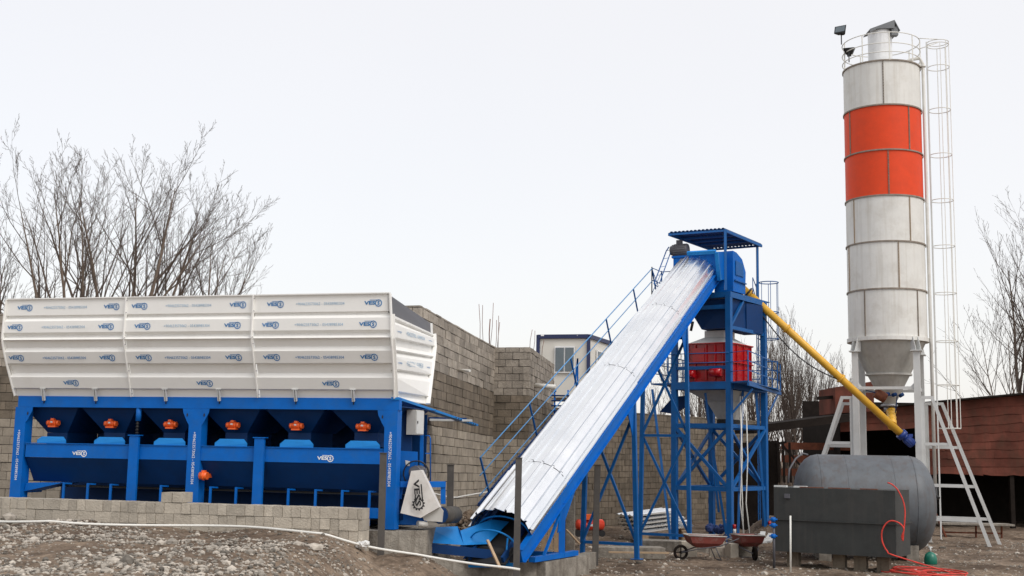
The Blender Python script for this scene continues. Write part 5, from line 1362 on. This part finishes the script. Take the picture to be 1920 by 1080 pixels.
# stack of galvanised sheets
t = thing('sheet_stack', 'stack of shiny galvanised sheets on the ground behind the tower legs', 'sheet stack', tuple(V((at(1250,990,37).x,37,0))))
for k in range(5):
    mb = MB(); z_ = .28+k*.11; a = at(1193, 990, 37); b = at(1292, 985, 38); a = V((a.x-.1*k*.5, 36.4+k*.1, z_)); b = V((b.x-.12*k, 37.6, z_+.16)); 
    dd_ = (b-a).normalized(); ss = V((-dd_.y, dd_.x, 0)); vs = []
    for q in range(17): h_ = [0,0,.03,.03][q % 4]; o_ = ss*(q/16*.9-.1); vs += [a+o_+V((0,0,h_)), b+o_+V((0,0,h_))]
    mb.add(vs, [(2*q,2*q+1,2*q+3,2*q+2) for q in range(16)]); mb.build('sheet', GALV, t).modifiers.new('thickness','SOLIDIFY').thickness = .05
mb = MB(); mb.box(V((at(1205,990,37).x,36.9,.12)), .2, 1.2, .25); mb.box(V((at(1280,990,37.6).x,37.5,.14)), .2, 1.2, .3); split_build(mb, 'bearer', WOOD, t)
# orange compressor, column, planks, sacks
t = thing('air_compressor', 'orange red compressor tank on the ground under the conveyor', 'compressor', tuple(V((at(1104,1000,33).x,33,0))))
c0, c1 = at(1084,984,33), at(1128,984,33.4); mb = MB(); mb.tube([c0-V((.06,0,0)), c0, c1, c1+V((.06,0,0))], [.09,.15,.15,.09], 20)
o = mb.build('vessel', mat('compressor_red', (.62,.05,.02), .4), t)
mb = MB(); mb.box(at(1102,972,33)+V((0,0,.04)), .34, .2, .14); mb.build('motor', ORANGE, t)
mb = MB(); mb.box((c0.lerp(c1,.35))+V((0,-.155,.0)), .34, .01, .06); mb.build('side_plate', GREYW, o)
mb = MB()
for q in (c0, c1): mb.cyl(q+V((0,-.2,-.22)), q+V((0,.2,-.22)), .09, 14)
split_build(mb, 'wheels', BLACK, t)
mb = MB(); p = at(1068, 1000, 30.5); mb.box(V((p.x,p.y,.75)), .26, .3, 1.5); o = mb.build('concrete_column', CONC, None, (p.x,p.y,0)); o.modifiers.new('bevel','BEVEL').width = .03
tag(o, 'short pale concrete column right of the conveyor foot', 'column')
for k, (px, lb) in enumerate(((1020,'upright plank nearest the conveyor under its foot frame'),(1032,'second upright plank under the conveyor foot frame'),(1044,'plank beside the concrete column under the conveyor'))):
    p = at(px, 1008, 29.4); mb = MB(); mb.box(V((p.x,p.y,.5)), .13, .05, .85+.05*k, V((1,.1*k,0)).normalized()); tag(mb.build('plank', WOOD, None, (p.x,p.y,0)), lb, 'plank', 'planks stacked under the conveyor')
mb = MB(); mb.bar(at(914,1013,23.6), at(938,1066,23.0), .05, .035); tag(mb.build('wooden_batten', WOOD, None, tuple(at(938,1066,23.0))), 'bare wooden batten leaning on the kerb in front of the feed hopper', 'batten')
mb = MB(); mb.bar(at(1062,993,29.6), at(1087,1020,29.2), .05, .03); tag(mb.build('wooden_batten', WOOD, None, tuple(at(1087,1020,29.2))), 'short batten leaning on the concrete column', 'batten')
rn = random.Random(21)
mb = MB()
for k in range(22): stone(mb, V((at(1352,990,37.5).x+rn.uniform(-.4,.4), 37.6+rn.uniform(-.3,.3), .05+rn.uniform(0,.38))), rn.uniform(.07,.14), rn, .9)
tag(mb.build('sack_heap', SACK, None, (at(1352,990,37.5).x,37.6,0)), 'heap of dark blue sacks behind the right tower leg', 'sacks')
mb = MB()
for k in range(16):
    x_ = at(1412,1000,34.5).x+rn.uniform(-.7,.7); y_ = 34.8+rn.uniform(-.5,.5); a = rn.uniform(0,3); mb.bar(V((x_,y_,.08+rn.random()*.15)), V((x_+math.cos(a)*.45,y_+math.sin(a)*.3,.12+rn.random()*.3)), rn.uniform(.08,.25), .03)
tag(mb.build('scrap_pile', GREYW, None, (at(1412,1000,34.5).x,34.8,0)), 'pale scrap and torn sheeting piled between the right tower legs', 'scrap')
# dark steel posts
def post(px0, px1, yt, yb, Y, label):
    w_ = (px1-px0)/F_PX*Y; a = at((px0+px1)/2, yt, Y); b = at((px0+px1)/2-(5 if yb-yt > 120 else 1), yb, Y)
    t = thing('steel_post', label, 'post', tuple(b), 'dark steel posts standing in the yard')
    mb = MB(); mb.bar(V((b.x,b.y,b.z-.25)), a, w_, w_*.9, up=V((0,1,0))); mb.build('shaft', POST, t)
    mb = MB(); mb.box(a+V((0,0,.006)), w_+.03, w_+.02, .012); mb.build('cap', POST, t)
post(713, 725, 850, 1036, 22.55, 'dark steel post in front of the right bunker leg')
post(967, 979, 859, 1066, 23.6, 'dark steel post in front of the white conveyor cover')
post(1115, 1126, 872, 1047, 28.7, 'dark steel post at the right end of the concrete kerb')
post(839, 851, 872, 950, 25.6, 'short dark steel post between bunker drive and block wall')
# pvc line
pl_ = [(-30,977),(0,978),(60,980),(150,984),(250,987),(350,987),(430,984),(490,985),(540,993),(600,1006),(660,1021),(720,1034),(800,1047),(880,1058),(975,1068)]
mb = MB(); pts = []
for (x, y) in pl_:
    Y = 12.0; hit = None
    for k in range(600):
        Y = 12+k*.03; p = at(x, y, Y)
        if p.z <= gh(p.x, p.y)+.03: break
    Y = min(Y, 22.4 - (0 if x < 650 else -.7)); p = at(x, y, Y); pts.append(p)
for i in range(1, len(pts)-1): pass
ys = [22.7, 22.5, 22.4, 22.2, 22, 21.9, 21.8, 21.8, 21.8, 21.8, 21.9, 22.0, 22.3, 22.6, 22.8]
pts = []
for (x, y) in pl_:
    Y = 14.0; last = None
    while Y < 23.4:
        p = at(x, y, Y)
        if p.z <= gh(p.x, p.y)+.05: break
        Y += .02
    pts.append(at(x, y, min(Y, 22.6)))
for it in range(3): pts = [pts[0]]+[pts[i]*.6+(pts[i-1]+pts[i+1])*.2 for i in range(1, len(pts)-1)]+[pts[-1]]
pts = smooth(pts, 4)
for p in pts: p.z = max(p.z, gh(p.x, p.y)+.035)
for it in range(4):
    for i in range(1, len(pts)-1): pts[i].z = max(gh(pts[i].x, pts[i].y)+.02, (pts[i-1].z+pts[i+1].z)/2)
mb.tube(pts, .023, 8)
tag(mb.build('plastic_pipe', PVC, None, tuple(pts[20])), 'long white plastic pipe lying across the gravel in front of the bunker', 'pipe')
mb = MB(); q = at(676, 1024, 22.0)
for k in range(5): stone(mb, q+V((rn.uniform(-.12,.12), rn.uniform(-.1,.1), rn.uniform(-.03,.06))), rn.uniform(.07,.12), rn, .8)
tag(mb.build('plastic_bag', BAG, None, tuple(q)), 'crumpled white plastic bag beside the white pipe', 'bag')
for (px, py, Y, s_, lb) in ((18,972,22.6,.16,'pale boulder at the left edge before the low wall'), (740,1050,22.6,.2,'flat grey boulder by the kerb below the left dark post')):
    mb = MB(); q = at(px, py, Y); stone(mb, q, s_, rn); tag(mb.build('boulder', STONE, None, tuple(q)), lb, 'boulder')
mb = MB(); c = at(880, 985, 25.4)
for k in range(220):
    a = rn.uniform(0,6.28); q_ = abs(rn.gauss(0,.28)); stone(mb, V((c.x+math.cos(a)*q_, c.y+math.sin(a)*q_, c.z+.30-q_*.75-rn.random()*.05)), rn.uniform(.03,.075), rn, .8)
mb.m = 0; sh_ = mb.build('soil_heap', DIRT, None, tuple(c)); sh_['kind'] = 'stuff'; tag(sh_, 'brown soil spilled between the drive drum and the conveyor mouth', 'soil heap')
mb = MB()
for k in range(5):
    p = at(760+k*16, 1000+k*9, 23.2-k*.05); stone(mb, V((p.x, p.y-.4, gh(p.x,p.y-.4)+.02)), rn.uniform(.04,.09), rn)
# wall pipes
mb = MB(); mb.cyl(at(860,694,31.5), at(881,695,31.0), .035, 10); tag(mb.build('drain_pipe', PVC, None, tuple(at(870,694,31.3))), 'thin pipe stub sticking out of the tall block wall', 'pipe')
mb = MB(); a = at(1004,723,36.0); mb.cyl(a, at(1043,726,35.7), .075, 14); tag(mb.build('drain_pipe', PVC, None, tuple(a)), 'fat white drain pipe jutting from the block pier', 'pipe')
mb = MB(); mb.tube(smooth([at(812,925,26.5), at(848,933,27.5), at(870,930,28.5), at(893,926,29.3), at(918,922,30.3)]), .02, 6); tag(mb.build('wall_hose', PVC, None, tuple(at(870,930,28))), 'slack pale hose slung low along the block wall', 'hose')

# ------------------------------------------------------------------ cabin
CY = 50.0; cb0 = at(1008, 700, CY+.4); cb1 = at(1103, 700, CY-.2); cb2 = at(1160, 700, CY+4.0)
zc_t = at(1055, 627, CY).z; zc_b = zc_t-2.6
cbn = thing('portable_cabin', 'cream site cabin with navy corner trim and white windows on the raised ground', 'cabin', (cb1.x, cb1.y, zc_b))
def fl(p, z): return V((p.x, p.y, z))
cb3 = cb0+(cb2-cb1)
mb = MB(); mb.hexa([fl(cb0,zc_b), fl(cb1,zc_b), fl(cb2,zc_b), fl(cb3,zc_b), fl(cb0,zc_t-.1), fl(cb1,zc_t-.1), fl(cb2,zc_t-.1), fl(cb3,zc_t-.1)]); mb.build('wall', CABIN, cbn)
mb = MB()
for (a, b) in ((cb0,cb1),(cb1,cb2),(cb2,cb3),(cb3,cb0)): mb.bar(fl(a,zc_t-.08), fl(b,zc_t-.08), .16, .17)
for c in (cb0,cb1,cb2,cb3): mb.bar(fl(c,zc_b), fl(c,zc_t-.17), .15, .15, up=V((0,1,0)))
tr = mb.build('trim', CNAVY, cbn)
mb = MB()
for (x0,x1) in ((1014,1020),(1082,1088),(1090,1096)):
    mb.poly([at(x0,627.5,CY-.15), at(x1,627.5,CY-.15), at(x1,630,CY-.15), at(x0,630,CY-.15)], V((0,.05,0)))
mb.build('lifting_slots', FRAMEW, tr)
def win(A, B, z0, z1, n_, nm='window', split=True):
    X = (B-A).normalized(); L = (B-A).length
    mb = MB(); mb.poly([fl(A,z0)+n_*.08, fl(B,z0)+n_*.08, fl(B,z1)+n_*.08, fl(A,z1)+n_*.08], -n_*.05); wf = mb.build(nm, FRAMEW, cbn)
    mb = MB()
    for (f0, f1) in ((.05,.47),(.53,.95)): mb.poly([fl(A.lerp(B,f0),z0+.07)+n_*.10, fl(A.lerp(B,f1),z0+.07)+n_*.10, fl(A.lerp(B,f1),z1-.07)+n_*.10, fl(A.lerp(B,f0),z1-.07)+n_*.10], -n_*.015)
    mb.build('pane', GLASS, wf)
wn = (cb1-cb0).normalized(); nf = V((wn.y, -wn.x, 0)); ws = (cb2-cb1).normalized(); ns = V((ws.y, -ws.x, 0))
win(cb0.lerp(cb1,.34), cb0.lerp(cb1,.74), zc_b+1.0, zc_b+2.12, nf); win(cb1.lerp(cb2,.22), cb1.lerp(cb2,.62), zc_b+1.35, zc_b+2.05, ns)
# small stair to the terrace
t = thing('steel_stair', 'small dark blue steel stair between the block pier and the conveyor', 'stair', tuple(V((at(1052,780,37.5).x,37.5,0))))
for k in range(9):
    mb = MB(); y_ = 742+k*9.5; mb.box(at(1052,y_,38.6-k*.22), .62, .26, .04); mb.build('tread', NAVY, t)
mb = MB()
for px in (1040, 1065): mb.bar(at(px,735,38.9), at(px,835,36.7), .05, .16)
mb.bar(at(1042,735,38.7), at(1040,722,38.7), .05)
mb.bar(at(1078,722,38.7), at(1083,672,38.7), .05); mb.bar(at(1083,735,38.7), at(1083,672,38.7), .05); mb.build('stringer', BLUE, t)
# rebars
RB = [(900,632,898,570,36.2),(906,634,905,572,36.3),(919,642,925,568,36.5),(918,642,919,598,36.4),(932,646,935,592,36.6),(934,646,937,604,36.7),(929,646,931,600,36.6),(993,646,998,618,38),(1000,648,1003,620,38.4),(1016,656,1020,638,39)]
for k, (x0,y0,x1,y1,Y) in enumerate(RB):
    mb = MB(); a = at(x0,y0+12,Y); b = at(x1,y1,Y); mb.tube([a, a.lerp(b,.5)+V((.02*(-1)**k,0,0)), b], .008 if k != 3 else .016, 5)
    lab = 'thin rusty rebar rod rising above the tall block wall' if k < 7 else 'short rebar rod rising above the block pier next to the cabin'
    tag(mb.build('rebar_rod', RUST, None, tuple(a)), lab, 'rebar', 'rebar rods above the tall wall' if k < 7 else 'rebar rods above the block pier')

# ------------------------------------------------------------------ bare trees
def bare_tree(name, px, pyb, Y, H, lean, spread, seed, label, group, stems=1, rad=.12, thin=.0075, base_z=0., kids=(9,7,6,4), ang=.52, up=.075, fan=.5, start=.22):
    """every main limb runs most of the height; side limbs leave it in turn and bend upwards"""
    rn = random.Random(seed); p = at(px, pyb, Y); base = V((p.x, Y, base_z))
    t = thing(name, label, 'tree', tuple(base), group); tb_ = MB(); cb_ = MB()
    def grow(p, d, L, r, lev):
        segs = (9, 6, 4, 3, 2)[lev]; pts = [p]; rs = [r]; q = p; dd = d.copy()
        wob = (.06, .07, .09, .12, .14)[lev]
        for k in range(segs):
            dd = (dd + V((rn.gauss(0,wob), rn.gauss(0,wob), rn.gauss(0,wob*.5)+up*(1 if lev else .25)))).normalized()
            q = q+dd*L/segs; pts.append(q); rs.append(max(thin*.5, r*(1-.9*((k+1)/segs))))
        (tb_ if lev == 0 else cb_).tube(pts, rs, (6,5,4,3,3)[lev], cap=False)
        if lev >= len(kids): return
        nk = max(1, int(kids[lev]*rn.uniform(.75,1.25)))
        for b in range(nk):
            f_ = (start if lev == 0 else .15) + (1-(start if lev == 0 else .15))*(b+rn.random())/nk; f_ = min(f_, .97)
            idx = f_*segs; i = min(segs-1, int(idx)); pp = pts[i].lerp(pts[i+1], idx-i); ld = (pts[i+1]-pts[i]).normalized()
            ax = V((rn.gauss(0,1), rn.gauss(0,1), rn.gauss(0,.3))); ax = ax-ld*ax.dot(ld)
            if ax.length < .05: continue
            ax.normalize(); an = ang*rn.uniform(.65,1.3)
            grow(pp, ld*math.cos(an)+ax*math.sin(an), L*(1-f_*.60)*(.74 if lev == 0 else .56 if lev == 1 else .46)*rn.uniform(.7,1.2), max(thin*.8, rs[i]*rn.uniform(.45,.68)*(1 if lev < 2 else .6)), lev+1)
    for s_ in range(stems):
        k = ((s_+.5)/stems*2-1) if stems > 1 else 0
        dl = V((lean+k*fan+rn.uniform(-.06,.06), rn.uniform(-.3,.3), 1)).normalized()
        grow(base+V((k*.3, 0, 0)), dl, H*rn.uniform(.92,1.04)*(1-.10*abs(k)), rad*rn.uniform(.75,1.05), 0)
    tb_.build('trunk', BARK, t); cb_.build('crown', TWIG, t)
    return t
G1 = 'bare trees behind the bunker'
bare_tree('bare_tree', 150, 640, 50, 9.3, -.12, 0, 1, 'bare many stemmed tree fanning out behind the left of the bunker', G1, stems=5, rad=.14, base_z=4.0, fan=.85)
bare_tree('bare_tree', 232, 640, 52, 10.4, -.08, 0, 2, 'tallest bare tree, rising behind the second joint of the white bin', G1, stems=5, rad=.15, base_z=4.0, fan=.55)
bare_tree('bare_tree', 372, 640, 55, 8.6, .05, 0, 13, 'lower bare tree, rightmost behind the bunker', G1, stems=4, rad=.11, base_z=4.0, fan=.42)
bare_tree('bare_tree', -40, 640, 50, 6.6, .0, 0, 4, 'bare tree cut by the left edge of the picture', G1, stems=3, rad=.10, base_z=4.0, fan=.5)
G2 = 'bare trees behind the shed'
bare_tree('bare_tree', 1978, 900, 62, 13.4, -.10, 0, 5, 'big bare tree over the red shed, leaning left at the right edge', G2, stems=4, rad=.17, thin=.009, fan=.22, ang=.5, start=.35, kids=(11,7,5,2))
bare_tree('bare_tree', 1915, 900, 60, 9.6, -.12, 0, 6, 'smaller bare tree low over the red shed roof', G2, stems=2, rad=.10, thin=.009, fan=.2, start=.35, kids=(11,7,4,2))
G3 = 'slender poplars beyond the yard'
PO = [(1297,66,8.5,'first slender poplar glimpsed left of the tower between conveyor and leg'),(1335,70,9,'poplar seen through the tower frame below the platform'),(1392,72,9.5,'slender poplar just right of the mixer'),(1432,68,9.5,'poplar beside the right tower leg'),(1455,64,8,'bushy poplar between tower and screw conveyor'),(1487,62,10.2,'tallest poplar between the tower and the silo'),(1504,66,9,'poplar close right of the tallest one'),(1533,64,8.0,'poplar below the middle of the yellow screw'),(1556,66,8.0,'poplar left of the brown gable box'),(1580,60,6.6,'short poplar behind the left outrigger'),(1240,70,7,'bare poplar low behind the conveyor trestle')]
for k, (px, Y, H, lb) in enumerate(PO):
    bare_tree('poplar_tree', px, 900, Y, H*.82, 0, 0, 50+k, lb, G3, stems=1+(k % 2), rad=.11, thin=.008, kids=(24,8,4), ang=.33, up=.12, fan=.08, start=.12)
# distant field edge / far wood band
mb = MB(); rn = random.Random(77)
for k in range(2600):
    x_ = rn.uniform(-30, 60); y_ = rn.uniform(95, 110); z0_ = 0; h_ = rn.uniform(2.0, 5.0)
    dx_ = rn.gauss(0, .5); mb.tube([V((x_,y_,z0_)), V((x_+dx_*.4,y_,h_*.5)), V((x_+dx_,y_,h_))], [.05,.03,.015], 3, cap=False)
o = mb.build('far_thicket', TWIG); o['kind'] = 'stuff'; o['label'] = 'bare brush far beyond the yard, seen between the poplars'; o['category'] = 'thicket'
print('done')
